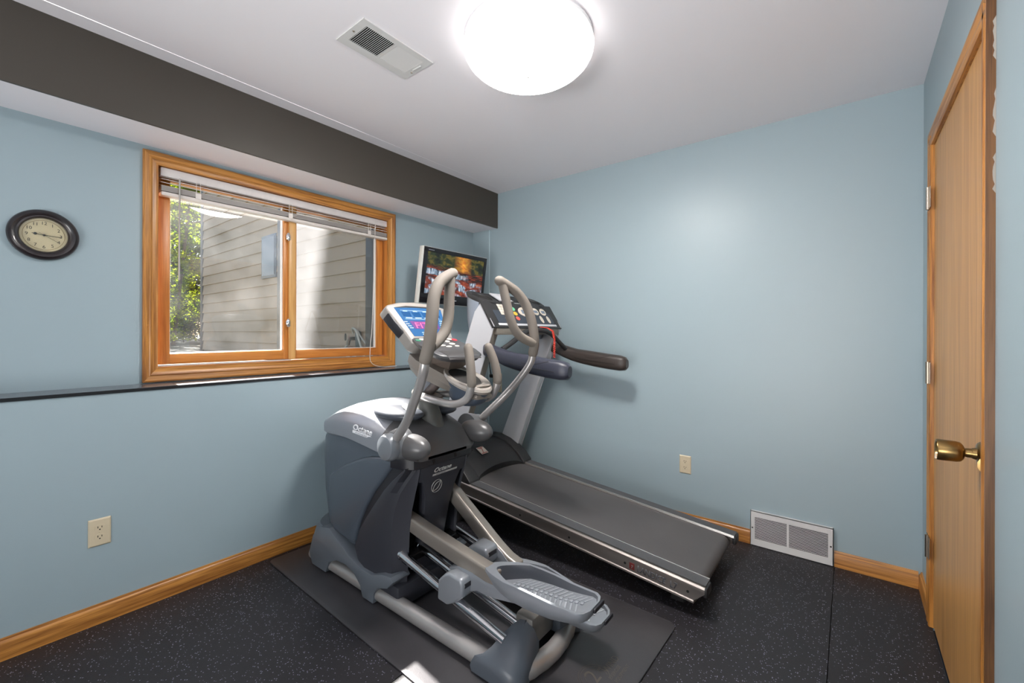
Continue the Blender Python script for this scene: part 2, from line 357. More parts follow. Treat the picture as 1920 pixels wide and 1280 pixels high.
for z in (1.845, 1.308):
    lk = B().lathe([(.0, 0), (.013, 0), (.013, .004), (.009, .009), (.0, .011)], (-2.7605, 1.252, z), (1, 0, 0), 20, 2.0, 1.).obj('sash_lock', m_chrome, w1)
    B().obox((-2.748, 1.250, z-.012), (.004, 0, 0), (0, .006, .004), (0, -.004, .012), .002).obj('lock_lever', m_chrome, lk)
def glass_mat(name, dust, noise_sc, specks, tint=(1, 1, 1)):
    m = bpy.data.materials.new(name); m.use_nodes = True; N = m.node_tree.nodes; L = m.node_tree.links; N.remove(N['Principled BSDF'])
    out = N['Material Output']; tr = N.new('ShaderNodeBsdfTransparent'); tr.inputs[0].default_value = (*[.93*k for k in tint], 1)
    gl = N.new('ShaderNodeBsdfGlossy'); gl.inputs['Roughness'].default_value = .02
    ge = N.new('ShaderNodeNewGeometry'); dt = N.new('ShaderNodeVectorMath'); dt.operation = 'DOT_PRODUCT'; L.new(ge.outputs['Normal'], dt.inputs[0]); L.new(ge.outputs['Incoming'], dt.inputs[1])
    ab = N.new('ShaderNodeMath'); ab.operation = 'ABSOLUTE'; L.new(dt.outputs['Value'], ab.inputs[0])
    iv = N.new('ShaderNodeMath'); iv.operation = 'SUBTRACT'; iv.inputs[0].default_value = 1.; L.new(ab.outputs[0], iv.inputs[1])
    pw = N.new('ShaderNodeMath'); pw.operation = 'POWER'; pw.inputs[1].default_value = 5.; L.new(iv.outputs[0], pw.inputs[0])
    fr = N.new('ShaderNodeMath'); fr.operation = 'MULTIPLY_ADD'; fr.inputs[1].default_value = .96; fr.inputs[2].default_value = .04; L.new(pw.outputs[0], fr.inputs[0])
    m1 = N.new('ShaderNodeMixShader'); L.new(fr.outputs[0], m1.inputs[0]); L.new(tr.outputs[0], m1.inputs[1]); L.new(gl.outputs[0], m1.inputs[2])
    tl = N.new('ShaderNodeBsdfTranslucent'); tl.inputs[0].default_value = (.8, .8, .82, 1)
    df = N.new('ShaderNodeBsdfDiffuse'); df.inputs[0].default_value = (.6, .6, .62, 1)
    ds = N.new('ShaderNodeMixShader'); ds.inputs[0].default_value = .25; L.new(tl.outputs[0], ds.inputs[1]); L.new(df.outputs[0], ds.inputs[2])
    tc = N.new('ShaderNodeTexCoord')
    n = N.new('ShaderNodeTexNoise'); n.inputs['Scale'].default_value = noise_sc; n.inputs['Detail'].default_value = 5; L.new(tc.outputs['Object'], n.inputs['Vector'])
    r = N.new('ShaderNodeMapRange'); r.inputs['From Min'].default_value = .3; r.inputs['From Max'].default_value = .72; r.inputs['To Min'].default_value = dust*.1; r.inputs['To Max'].default_value = dust*2.1
    L.new(n.outputs['Fac'], r.inputs['Value'])
    v = N.new('ShaderNodeTexVoronoi'); v.inputs['Scale'].default_value = 75; L.new(tc.outputs['Object'], v.inputs['Vector'])
    sp = N.new('ShaderNodeSeparateColor'); L.new(v.outputs['Color'], sp.inputs[0])
    a = N.new('ShaderNodeMath'); a.operation = 'LESS_THAN'; a.inputs[1].default_value = specks; L.new(sp.outputs[0], a.inputs[0])
    d = N.new('ShaderNodeMath'); d.operation = 'LESS_THAN'; d.inputs[1].default_value = .2; L.new(v.outputs['Distance'], d.inputs[0])
    k = N.new('ShaderNodeMath'); k.operation = 'MULTIPLY'; L.new(a.outputs[0], k.inputs[0]); L.new(d.outputs[0], k.inputs[1])
    k2 = N.new('ShaderNodeMath'); k2.operation = 'MULTIPLY_ADD'; k2.inputs[1].default_value = .10; L.new(k.outputs[0], k2.inputs[0]); L.new(r.outputs[0], k2.inputs[2])
    m2 = N.new('ShaderNodeMixShader'); L.new(k2.outputs[0], m2.inputs[0]); L.new(m1.outputs[0], m2.inputs[1]); L.new(ds.outputs[0], m2.inputs[2])
    L.new(m2.outputs[0], out.inputs['Surface']); return m
B().box(GX-.003, GX+.0, .655, 1.234, 1.133, 2.034).obj('pane', glass_mat('dusty_glass', .008, 5, .12), w1, smooth=False)
B().box(GX-.003, GX+.0, 1.304, 1.904, 1.133, 2.034).obj('pane', glass_mat('dusty_glass_screened', .012, 6, .05), w1, smooth=False)
# insect screen outside the right sash
def screen_mat():
    m = bpy.data.materials.new('insect_screen'); m.use_nodes = True; N = m.node_tree.nodes; L = m.node_tree.links; N.remove(N['Principled BSDF'])
    tr = N.new('ShaderNodeBsdfTransparent'); tl = N.new('ShaderNodeBsdfTranslucent'); tl.inputs[0].default_value = (.12, .12, .125, 1)
    mx = N.new('ShaderNodeMixShader'); mx.inputs[0].default_value = .20; L.new(tr.outputs[0], mx.inputs[1]); L.new(tl.outputs[0], mx.inputs[2])
    L.new(mx.outputs[0], N['Material Output'].inputs['Surface']); return m
B().box(GX-.034, GX-.033, 1.304, 1.904, 1.12, 2.04).obj('insect_screen', screen_mat(), w1, smooth=False)
# ------------------------------------------------------------------ window blind (raised)
bl = thing('window_blind', 'raised white horizontal blind bunched at the top of the window', 'blind', (-2.75, 1.28, 2.03))
BX = -2.752
B().box(BX-.022, BX+.018, .612, 1.990, 2.040, 2.083, .003).obj('head_rail', mat('valance', (214, 208, 206), .4, var=.04, vscale=30), bl)
for z in (2.028, 2.011, 1.995):
    B().prism([(BX-.022, z+.0065), (BX, z+.0025), (BX+.022, z-.004), (BX+.022, z-.0062), (BX, z-.0004), (BX-.022, z+.0045)], XZ, .614, 1.958).obj('slat', m_offwhite, bl)
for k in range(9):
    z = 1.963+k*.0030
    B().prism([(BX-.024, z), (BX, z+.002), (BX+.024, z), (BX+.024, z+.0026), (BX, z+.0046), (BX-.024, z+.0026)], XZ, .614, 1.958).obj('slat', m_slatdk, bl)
B().box(BX-.024, BX+.024, .613, 1.972, 1.941, 1.961, .006).obj('bottom_rail', m_offwhite, bl)
B().tube([(BX+.03, .688, 2.04), (BX+.03, .686, 1.518)], .004, 8).obj('tilt_wand', mat('clear_wand', (176, 172, 168), .2), bl)
for y in (.761, 1.242, 1.798):
    B().tube([(BX+.026, y, 2.045), (BX+.026, y, 1.945)], .0014, 5).tube([(BX+.026, y+.018, 2.045), (BX+.026, y+.018, 1.945)], .0014, 5).box(BX+.0245, BX+.0275, y-.004, y+.022, 1.955, 1.985, .001, 1).obj('ladder_cord', m_offwhite, bl)
B().tube([(BX+.03, 1.852, 2.04), (-2.712, 1.823, 1.339), (-2.706, 1.806, 1.185), (-2.704, 1.799, 1.07), (-2.702, 1.815, 1.028), (-2.700, 1.86, 1.006), (-2.698, 1.93, .9985), (-2.69, 2.02, .9985)], .0022, 6, sm=5).obj('lift_cord', m_offwhite, bl)
# ------------------------------------------------------------------ ceiling light, vents, outlets, clock
LX, LY = -1.056, 1.452
lt = thing('ceiling_light', 'round white flush ceiling light, lit, at the middle of the ceiling', 'ceiling light', (LX, LY, H))
B().lathe([(.0, 0), (.262, 0), (.266, -.012), (.262, -.02), (.0, -.02)], (LX, LY, H), (0, 0, 1), 64).obj('base_ring', m_white, lt)
m_lit = mat('lit_diffuser', (245, 245, 245), .3, emit=(255, 251, 247), es=LAMP_E)
def _lamp_dist(m):     # the lamp shines mostly downwards: emission follows the facing of the diffuser
    N = m.node_tree.nodes; L = m.node_tree.links; g = N.new('ShaderNodeNewGeometry'); x = N.new('ShaderNodeSeparateXYZ'); L.new(g.outputs['Normal'], x.inputs[0])
    r = N.new('ShaderNodeMapRange'); r.inputs['From Min'].default_value = -.78; r.inputs['From Max'].default_value = -1.; r.inputs['To Min'].default_value = 1.8; r.inputs['To Max'].default_value = LAMP_E
    L.new(x.outputs[2], r.inputs['Value']); L.new(r.outputs[0], N['Principled BSDF'].inputs['Emission Strength'])
_lamp_dist(m_lit)
prof = [(.0, -.021), (.258, -.021), (.268, -.036)]+[(.27*math.cos(a)**.8, -.045-.108*math.sin(a)) for a in [math.radians(x) for x in (0, 10, 20, 30, 40, 50, 60, 70, 80, 88)]]
B().lathe(prof, (LX, LY, H), (0, 0, 1), 64).obj('diffuser', m_lit, lt)
B().lathe([(.0, .002), (.006, .002), (.007, -.004), (.004, -.01), (.0, -.011)], (LX, LY, H-.153), (0, 0, 1), 16).obj('finial', m_steel, lt)

m_vent = mat('register_enamel', (212, 211, 210), .4)
vt = thing('ceiling_vent', 'white rectangular air register set in the ceiling beside the light', 'air vent', (-1.583, 1.13, H))
def frame_rect(b, x0, x1, y0, y1, z0, z1, holes):
    """plate with rectangular holes that share the y-range hy0..hy1; holes sorted on y"""
    hx0, hx1 = holes[0][0], holes[0][1]
    b.box(x0, hx0, y0, y1, z0, z1); b.box(hx1, x1, y0, y1, z0, z1)
    ys = [y0]+[v for h_ in holes for v in h_[2:]]+[y1]
    for i in range(0, len(ys), 2): b.box(hx0, hx1, ys[i], ys[i+1], z0, z1)
frm = B(); frame_rect(frm, -1.690, -1.488, .958, 1.312, H-.006, H-.0005, [(-1.648, -1.518, .99, 1.127), (-1.648, -1.518, 1.139, 1.277)])
frm.obj('frame', m_vent, vt, smooth=False)
B().box(-1.652, -1.514, .985, 1.282, H-.0012, H-.0004).obj('cavity', m_dark, vt)
for i in range(17):
    y = .994+i*.0081; B().obox((-1.583, y, H-.0045), (.065, 0, 0), (0, .0017, .0022), (0, -.0004, .0004)).obj('louver', m_vent, vt)
for i in range(17):
    y = 1.143+i*.0081; B().obox((-1.583, y+.001, H-.0042), (.065, 0, 0), (0, .0027, -.0014), (0, .0002, .0004)).obj('louver', m_vent, vt)
B().box(-1.60, -1.545, 1.284, 1.290, H-.012, H-.006, .002).obj('damper_lever', m_vent, vt)
B().lathe([(0, 0), (.005, 0), (.004, -.003), (0, -.003)], (-1.583, .973, H-.006), (0, 0, 1), 10).obj('screw', m_steel, vt)
B().lathe([(0, 0), (.005, 0), (.004, -.003), (0, -.003)], (-1.62, 1.296, H-.006), (0, 0, 1), 10).obj('screw', m_steel, vt)

rg = thing('wall_register', 'white louvered air register low on the back wall beside the baseboard', 'air vent', (-.26, YB-.02, .003))
RY = YB-.022
fr = B(); x0, x1, z0, z1 = -.459, -.064, .004, .203
fr.box(x0, x1, RY, YB-.001, z1-.003, z1).box(x0, x0+.003, RY, YB-.001, z0, z1).box(x1-.003, x1, RY, YB-.001, z0, z1)
for a in ((x0, -.436, z0, z1), (-.087, x1, z0, z1), (-.436, -.087, z0, .043), (-.436, -.087, .173, z1), (-.276, -.266, .043, .173)): fr.box(a[0], a[1], RY, RY+.003, a[2], a[3])
fr.obj('frame', m_vent, rg, smooth=False)
B().box(x0+.01, x1-.01, YB-.006, YB-.002, z0+.01, z1-.01).obj('cavity', m_dark, rg)
for i in range(17):
    z = .0475+i*.0076
    B().obox((-.356, RY+.004, z), (.080, 0, 0), (0, .004, -.0022), (0, .0006, .0009)).obj('louver', m_vent, rg)
    B().obox((-.1765, RY+.004, z), (.0895, 0, 0), (0, .004, -.0022), (0, .0006, .0009)).obj('louver', m_vent, rg)
for x in (-.448, -.075): B().lathe([(0, 0), (.0045, 0), (.0035, .002), (0, .0025)], (x, RY, .105), (0, -1, 0), 10).obj('screw', m_dark, rg)

def outlet(label, org, ux, nz, w=.072, h=.116, plug=False):
    o = Vector(org); ux = Vector(ux); nz = Vector(nz); uz = Vector((0, 0, 1))
    t = thing('wall_outlet', label, 'wall outlet', org, 'wall outlets')
    P = lambda a, c, d: o+ux*a+uz*c+nz*d
    B().loft([[P(a*w/2*s_, c*h/2*(1-(1-s_)*w/h), d) for a, c in ((-1, -1), (1, -1), (1, 1), (-1, 1))] for s_, d in ((1, 0), (1, .003), (.86, .0065))]).obj('cover_plate', m_ivory, t, ang=15)
    for zc in (.0195, -.0195):
        r = B(); pts = [(.0165*max(-1, min(1, 1.25*math.cos(a))), .0135*max(-1, min(1, 1.0*math.sin(a)))) for a in [2*math.pi*i/24 for i in range(24)]]
        r.prism(pts, lambda u, v, d: P(u, zc+v, d), .006, .0078); r = r.obj('receptacle', m_ivory, t)
        s_ = B()
        for a, hh in ((-.0062, .0042), (.0062, .0036)): s_.obox(P(a, zc+.003, .0079), ux*.0012, uz*hh, nz*.0003)
        s_.obox(P(0, zc-.0068, .0079), ux*.0024, uz*.0022, nz*.0003); s_.obj('slot', m_dark, r)
    B().lathe([(0, 0), (.003, 0), (.002, .001), (0, .001)], P(0, 0, .0065), nz, 8).obj('screw', m_ivory, t)
    return t
outlet('ivory duplex outlet low on the left wall below the clock', (XL, .363, .39), (0, 1, 0), (1, 0, 0))
outlet('ivory duplex outlet on the back wall above the treadmill deck', (-.838, YB, .398), (1, 0, 0), (0, -1, 0))
o3 = outlet('ivory outlet with a black plug, behind the exercise machines in the corner', (-2.437, YB, .812), (1, 0, 0), (0, -1, 0), .10, .165)
B().box(-2.50, -2.462, YB-.04, YB-.008, .855, .885, .005).obj('plug', m_black, o3)
B().tube([(-2.48, YB-.035, .885), (-2.50, YB-.03, .94), (-2.515, YB-.02, 1.0), (-2.525, YB-.015, 1.1), (-2.6, YB-.012, 1.35)], .004, 6, sm=4).obj('power_cord', m_black, o3)

ck = thing('wall_clock', 'round black wall clock with a cream face on the left wall', 'clock', (XU, .213, 1.663))
CC = (XU, .213, 1.663)
m_frame = mat('clock_frame', (34, 26, 28), .3, coat=.3)
B().lathe([(.098, 0), (.107, .004), (.1075, .012), (.103, .022), (.094, .028), (.088, .027), (.082, .023), (.076, .024), (.0725, .02), (.071, .012), (.071, .002)], CC, (1, 0, 0), 64, cap=False).obj('frame', m_frame, ck)
B().lathe([(0, .004), (.0725, .004), (.0725, .006), (0, .006)], CC, (1, 0, 0), 48).obj('face', mat('clock_face', (226, 212, 172), .6, var=.06, vscale=20), ck)
B().lathe([(.0615, .0061), (.0622, .0066), (.063, .0061)], CC, (1, 0, 0), 60, cap=False).obj('minute_ring', mat('tan_print', (150, 124, 78), .7), ck)
m_num = mat('clock_print', (40, 34, 28), .6)
for i in range(1, 13):
    a = math.radians(30*i); y = CC[1]+math.sin(a)*.0505; z = CC[2]+math.cos(a)*.0505
    text('numeral', str(i), (XU+.0062, y, z), (0, 1, 0), (0, 0, 1), .019, m_num, ck, .0003, 'CENTER')
def hand(ang, l, w, x, tail, n='hand', bead=None):
    a = math.radians(ang); d = Vector((0, math.sin(a), math.cos(a))); s_ = Vector((0, math.cos(a), -math.sin(a))); c = Vector(CC)+Vector((x, 0, 0))
    b = B().obox(c+d*(l-tail)/2, d*(l+tail)/2, s_*w/2, (.0004, 0, 0))
    if bead: b.lathe([(0, -.0005), (.0055, -.0005), (.0055, .0005), (0, .0005)], c+d*bead, (1, 0, 0), 12, 1., 1.)
    b.obj(n, m_num, ck)
hand(278, .036, .0022, .008, .004, 'hour_hand', .026); hand(93, .05, .0018, .0095, .0, 'minute_hand'); hand(122, .048, .0009, .011, .018, 'second_hand')
B().lathe([(0, 0), (.004, 0), (.004, .006), (0, .006)], (XU+.006, CC[1], CC[2]), (1, 0, 0), 12).obj('hub', m_num, ck)
B().lathe([(0, .0185), (.05, .018), (.0715, .0165), (.0715, .0155), (0, .0175)], CC, (1, 0, 0), 40).obj('lens', glass_mat('clock_lens', .0, 5, 0.), ck)
# ------------------------------------------------------------------ outside
gr = struct(B().box(-60, XO-.001, -30, 40, .6, .86).obj('ground', mat('lawn', (26, 34, 12), .9, var=.3, vscale=2), loc=(-30, 0, .86)))
hw = thing('neighbor_house_wing', 'beige lap sided house wing with an added dark panel for a shadow on the glass, seen through the window', 'house', (-6.8, 3.1, .86))
m_side = mat('beige_siding', (170, 146, 122), .6, var=.05, vscale=3)
WYS = 3.10; EXP = .19
for i in range(37):
    z = .88+i*EXP
    B().prism([(0, z), (-.030, z), (-.030, z+.010), (-.008, z+EXP+.012), (0, z+EXP+.012)], lambda u, v, t: (t, WYS+u, v), -10.62, XO).obj('siding_board', m_side, hw, smooth=False)
B().box(-10.74, -10.60, WYS-.03, WYS+.2, .86, 7.94, .005).obj('corner_board', mat('bronze_trim', (58, 66, 76), .5), hw)
B().box(-10.70, XO, WYS+.001, WYS+3.0, .86, 7.94).obj('wall', m_side, hw, smooth=False)
m_roof = mat('brown_roof', (92, 82, 74), .8)
B().prism([(2.38, 7.94), (2.38, 8.10), (WYS+1.6, 9.2), (WYS+3.4, 8.1), (WYS+3.4, 7.94)], YZ, -11.8, XO).obj('roof', m_roof, hw, smooth=False)
shadow_panel = B().box(-7.70, -7.17, WYS-.045, WYS-.01, 2.13, 2.83, .006).obj('window', mat('glass_shadow_rim', (96, 108, 122), .4), hw)  # added window shape, stands in for a shadow on the dusty pane
B().box(-7.66, -7.21, WYS-.05, WYS-.044, 2.17, 2.79).obj('pane', mat('glass_shadow_dark', (62, 76, 92), .08), shadow_panel, smooth=False)  # that shadow is painted in as dark blue-grey
fa = thing('hose_faucet', 'outdoor hose faucet with a pale hose on the beige siding', 'faucet', (-4.95, WYS-.02, 1.16))
m_fa = mat('weathered_brass', (120, 112, 96), .5, metal=.6)
B().tube([(-4.95, WYS-.005, 1.17), (-4.95, WYS-.09, 1.17), (-4.95, WYS-.115, 1.13), (-4.95, WYS-.12, 1.09)], .022, 10, sm=3).obj('spigot', m_fa, fa)
B().lathe([(0, 0), (.045, 0), (.045, .014), (0, .014)], (-5.05, WYS-.09, 1.19), (-.4, -1, 0), 14).obj('valve_wheel', mat('dark_valve', (60, 56, 50), .6), fa)
B().box(-4.90, -4.82, WYS-.06, WYS-.012, 1.0, 1.27, .012).obj('hose_hanger', mat('grey_hanger', (92, 96, 90), .6), fa)
m_hose = mat('pale_hose', (196, 190, 178), .5)
B().tube([(-4.95, WYS-.12, 1.10), (-5.06, WYS-.1, 1.04), (-5.08, WYS-.09, .98), (-4.98, WYS-.08, .93), (-4.85, WYS-.08, .95)], .014, 8, sm=4).obj('hose', m_hose, fa)
B().tube([(-4.95, WYS-.05, 1.24), (-4.90, WYS-.09, 1.30), (-4.82, WYS-.09, 1.27), (-4.76, WYS-.09, 1.16), (-4.70, WYS-.09, 1.05), (-4.62, WYS-.09, .9)], .014, 8, sm=4).obj('hose_loop', m_hose, fa)
B().tube([(-4.82, WYS-.07, 1.27), (-4.72, WYS-.07, 1.17), (-4.60, WYS-.07, 1.08), (-4.5, WYS-.07, .95)], .009, 8, sm=4).obj('hose_loop', m_hose, fa)
def leaf_mat(name, c1, c2):
    m = bpy.data.materials.new(name); m.use_nodes = True; N = m.node_tree.nodes; L = m.node_tree.links; N.remove(N['Principled BSDF'])
    tc = N.new('ShaderNodeTexCoord'); n = N.new('ShaderNodeTexNoise'); n.inputs['Scale'].default_value = 2.2; n.inputs['Detail'].default_value = 4; L.new(tc.outputs['Object'], n.inputs['Vector'])
    cr_ = N.new('ShaderNodeValToRGB'); e = cr_.color_ramp.elements; e[0].position = .35; e[0].color = (*lin(c1), 1); e[1].position = .65; e[1].color = (*lin(c2), 1); L.new(n.outputs['Fac'], cr_.inputs[0])
    d = N.new('ShaderNodeBsdfDiffuse'); t = N.new('ShaderNodeBsdfTranslucent'); L.new(cr_.outputs[0], d.inputs[0]); L.new(cr_.outputs[0], t.inputs[0])
    mx = N.new('ShaderNodeMixShader'); mx.inputs[0].default_value = .45; L.new(d.outputs[0], mx.inputs[1]); L.new(t.outputs[0], mx.inputs[2]); L.new(mx.outputs[0], N['Material Output'].inputs['Surface']); return m
m_bark = mat('bark', (70, 60, 48), .9, var=.3, vscale=8)
m_lf = [leaf_mat('leaf_light', (62, 88, 6), (138, 150, 26)), leaf_mat('leaf_dark', (32, 54, 8), (84, 104, 20)), leaf_mat('leaf_mid', (48, 72, 8), (110, 126, 26))]
def tree(label, x, y, h, r, n, lm, lean=.0, size=.11, z_lo=.9):
    t = thing('tree', label, 'tree', (x, y, .86), 'trees outside the window')
    B().tube([(x, y, .8), (x+.05, y+lean*.3, .86+h*.3), (x-.05, y+lean*.7, .86+h*.6), (x, y+lean, .86+h*.95)], [h*.009, h*.008, h*.006, h*.002], 8, sm=4).obj('trunk', m_bark, t)
    br = B(); tips = []
    for k in range(14):
        f = .22+.7*k/14; a = rnd.uniform(0, 6.28); l = r*rnd.uniform(.6, 1.)*(1.1-.5*f)
        p0 = Vector((x, y+lean*f, .86+h*f)); p1 = p0+Vector((math.cos(a)*l*.5, math.sin(a)*l*.5, l*.25)); p2 = p0+Vector((math.cos(a)*l, math.sin(a)*l, l*.55))
        br.tube([p0, p1, p2], [h*.0045, h*.003, h*.0012], 5); tips += [p1, p2, (p1+p2)/2]
    br.obj('branches', m_bark, t)
    cr_ = bmesh.new(); cs = []
    for k in range(150):
        c = rnd.choice(tips) if k % 3 == 0 else Vector((x+rnd.gauss(0, r*.45), y+lean*.5+rnd.gauss(0, r*.45), rnd.uniform(z_lo, .86+h)))
        cs.append((c, rnd.uniform(.25, .6)*r*.5))
    for k in range(n):
        c, s_ = rnd.choice(cs); d = Vector((rnd.gauss(0, 1), rnd.gauss(0, 1), rnd.gauss(0, .8))).normalized()*s_*rnd.random()**.4
        p = c+d
        if p.z < 1.0: continue
        u = Vector((rnd.uniform(-1, 1), rnd.uniform(-1, 1), rnd.uniform(-.5, .5))).normalized(); w = u.cross(Vector((rnd.uniform(-1, 1), rnd.uniform(-1, 1), rnd.uniform(-1, 1)))).normalized()
        q = size*rnd.uniform(.6, 1.3)
        v = [cr_.verts.new(p+u*q*.5), cr_.verts.new(p+w*q*.28), cr_.verts.new(p-u*q*.5), cr_.verts.new(p-w*q*.28)]; cr_.faces.new(v)
    bb_ = B(); bb_.bm.free(); bb_.bm = cr_
    o = bb_.obj('foliage', m_lf[lm], t, smooth=False); o['kind'] = 'stuff'
tree('slim bright green tree with a leaning trunk, nearest beyond the house corner', -15.4, 3.75, 6.2, 1.4, 12000, 0, .5, .12)
tree('bushy yellow green tree left of the leaning tree', -18.4, 2.6, 5.6, 1.7, 12000, 0, .0, .13)
tree('tall dark green tree at the corner of the beige siding', -20.6, 6.2, 8.5, 2.0, 9000, 1, .2, .16)
tree('broad mid green tree at the back, behind the bushy tree', -24.5, 4.2, 6.8, 2.4, 9000, 2, .0, .2)
for k, (tx, ty, th_, tr) in enumerate(((-27.0, 1.2, 6.0, 2.2), (-28.5, 11.0, 7.5, 2.4), (-34.0, 4.0, 9.0, 3.0))):
    tree(('rounded tree at the far left of the woods', 'wide tree mostly hidden behind the house wing', 'hazy tall tree behind all the other trees')[k], tx, ty, th_, tr, 7000, 2-k % 2, 0, .28)
tree('low dark shrubby tree at the foot of the tall tree', -18.9, 4.9, 2.6, 1.4, 9000, 1, .0, .1)
tree('big pale green tree farthest back, above the others', -30.5, 7.4, 10.5, 3.2, 9000, 2, .0, .3)
# ------------------------------------------------------------------ exercise mat on the floor
a = math.radians(-1.5); mx_, my_ = -1.53, 1.455
mt = B()
hw_, hh_, r_ = .943, .455, .035; pts = []
for cx_, cy_, a0 in ((hw_-r_, hh_-r_, 0), (-hw_+r_, hh_-r_, 90), (-hw_+r_, -hh_+r_, 180), (hw_-r_, -hh_+r_, 270)):
    for k in range(6):
        t = math.radians(a0+18*k); pts.append((cx_+r_*math.cos(t), cy_+r_*math.sin(t)))
rot = lambda u, v: (mx_+u*math.cos(a)-v*math.sin(a), my_+u*math.sin(a)+v*math.cos(a))
mt.prism(pts, lambda u, v, t: (*rot(u, v), t), .0005, .008, .002, 2)
mt = tag(mt.obj('exercise_mat', m_mat, loc=(mx_, my_, 0)), 'black rubber exercise mat lying under the elliptical trainer', 'mat')
m_emb = mat('embossed_rubber', (86, 78, 72), .4)
ru, rv = Vector((math.cos(a+.0), math.sin(a+.0), 0)), Vector((-math.sin(a), math.cos(a), 0))
text('lettering', '2', (-.700, 1.385, .0082), rv, -ru, .085, m_emb, mt, .0004)
text('lettering', 'nd', (-.722, 1.445, .0082), rv, -ru, .018, m_emb, mt, .0004)
text('lettering', 'WIND', (-.690, 1.455, .0082), rv, -ru, .040, m_emb, mt, .0004, squash=.85)
text('lettering', 'EXERCISE', (-.668, 1.435, .0082), rv, -ru, .019, m_emb, mt, .0004)
text('lettering', 'EQUIPMENT', (-.645, 1.435, .0082), rv, -ru, .019, m_emb, mt, .0004)
lg = B()
for r0, a0, a1 in ((.062, -60, 200), (.052, -40, 230), (.036, -20, 190)):
    lg.tube([(-.722-r0*math.sin(math.radians(t))*.9, 1.408+r0*math.cos(math.radians(t)), .0083) for t in range(a0, a1+1, 10)], .0008, 4)
lg.obj('swirl_emblem', m_emb, mt)
# ------------------------------------------------------------------ television
tv = thing('television', 'flat black television with a silver rim showing a red rock waterfall', 'television', (-2.5, 2.35, 1.66))
tl, tr_, bl_, br_ = Vector((-2.402, 2.035, 1.877)), Vector((-2.372, 2.685, 1.870)), Vector((-2.437, 2.012, 1.463)), Vector((-2.397, 2.668, 1.455))
ex = (tr_-tl).normalized(); ey = (tl-bl_).normalized(); en = ex.cross(ey).normalized(); TVW, TVH = (tr_-tl).length, (tl-bl_).length; tc_ = (tl+tr_+bl_+br_)/4
def tvp(u, v, d): return tc_+ex*u+ey*v+en*d
def tvbox(b, u0, u1, v0, v1, d0, d1, bev=0): return b.obox(tvp((u0+u1)/2, (v0+v1)/2, (d0+d1)/2), ex*(u1-u0)/2, ey*(v1-v0)/2, en*(d1-d0)/2, bev)
tvbox(B(), -TVW/2, TVW/2, -TVH/2, TVH/2, -.05, -.004, .004).obj('housing', mat('tv_silver', (206, 206, 200), .3), tv)
b = B(); w2, h2 = TVW/2-.006, TVH/2-.005
sx0, sx1, sy0, sy1 = -TVW/2+.040, TVW/2-.034, -TVH/2+.075, TVH/2-.036
tvbox(b, -w2, w2, -h2, sy0, -.004, .004, .001); tvbox(b, -w2, w2, sy1, h2, -.004, .004, .001); tvbox(b, -w2, sx0, sy0, sy1, -.004, .004, .001); tvbox(b, sx1, w2, sy0, sy1, -.004, .004, .001)
b.obj('bezel', mat('tv_bezel', (26, 25, 29), .18), tv)
tvbox(B(), -.03, .03, -TVH/2+.034, -TVH/2+.042, .0041, .0046).obj('maker_mark', mat('grey_print', (170, 170, 174), .4), tv)
tvbox(B(), -TVW/2+.042, -TVW/2+.095, TVH/2-.026, TVH/2-.020, .0041, .0046).obj('maker_mark', mat('grey_print_dim', (110, 110, 116), .4), tv)
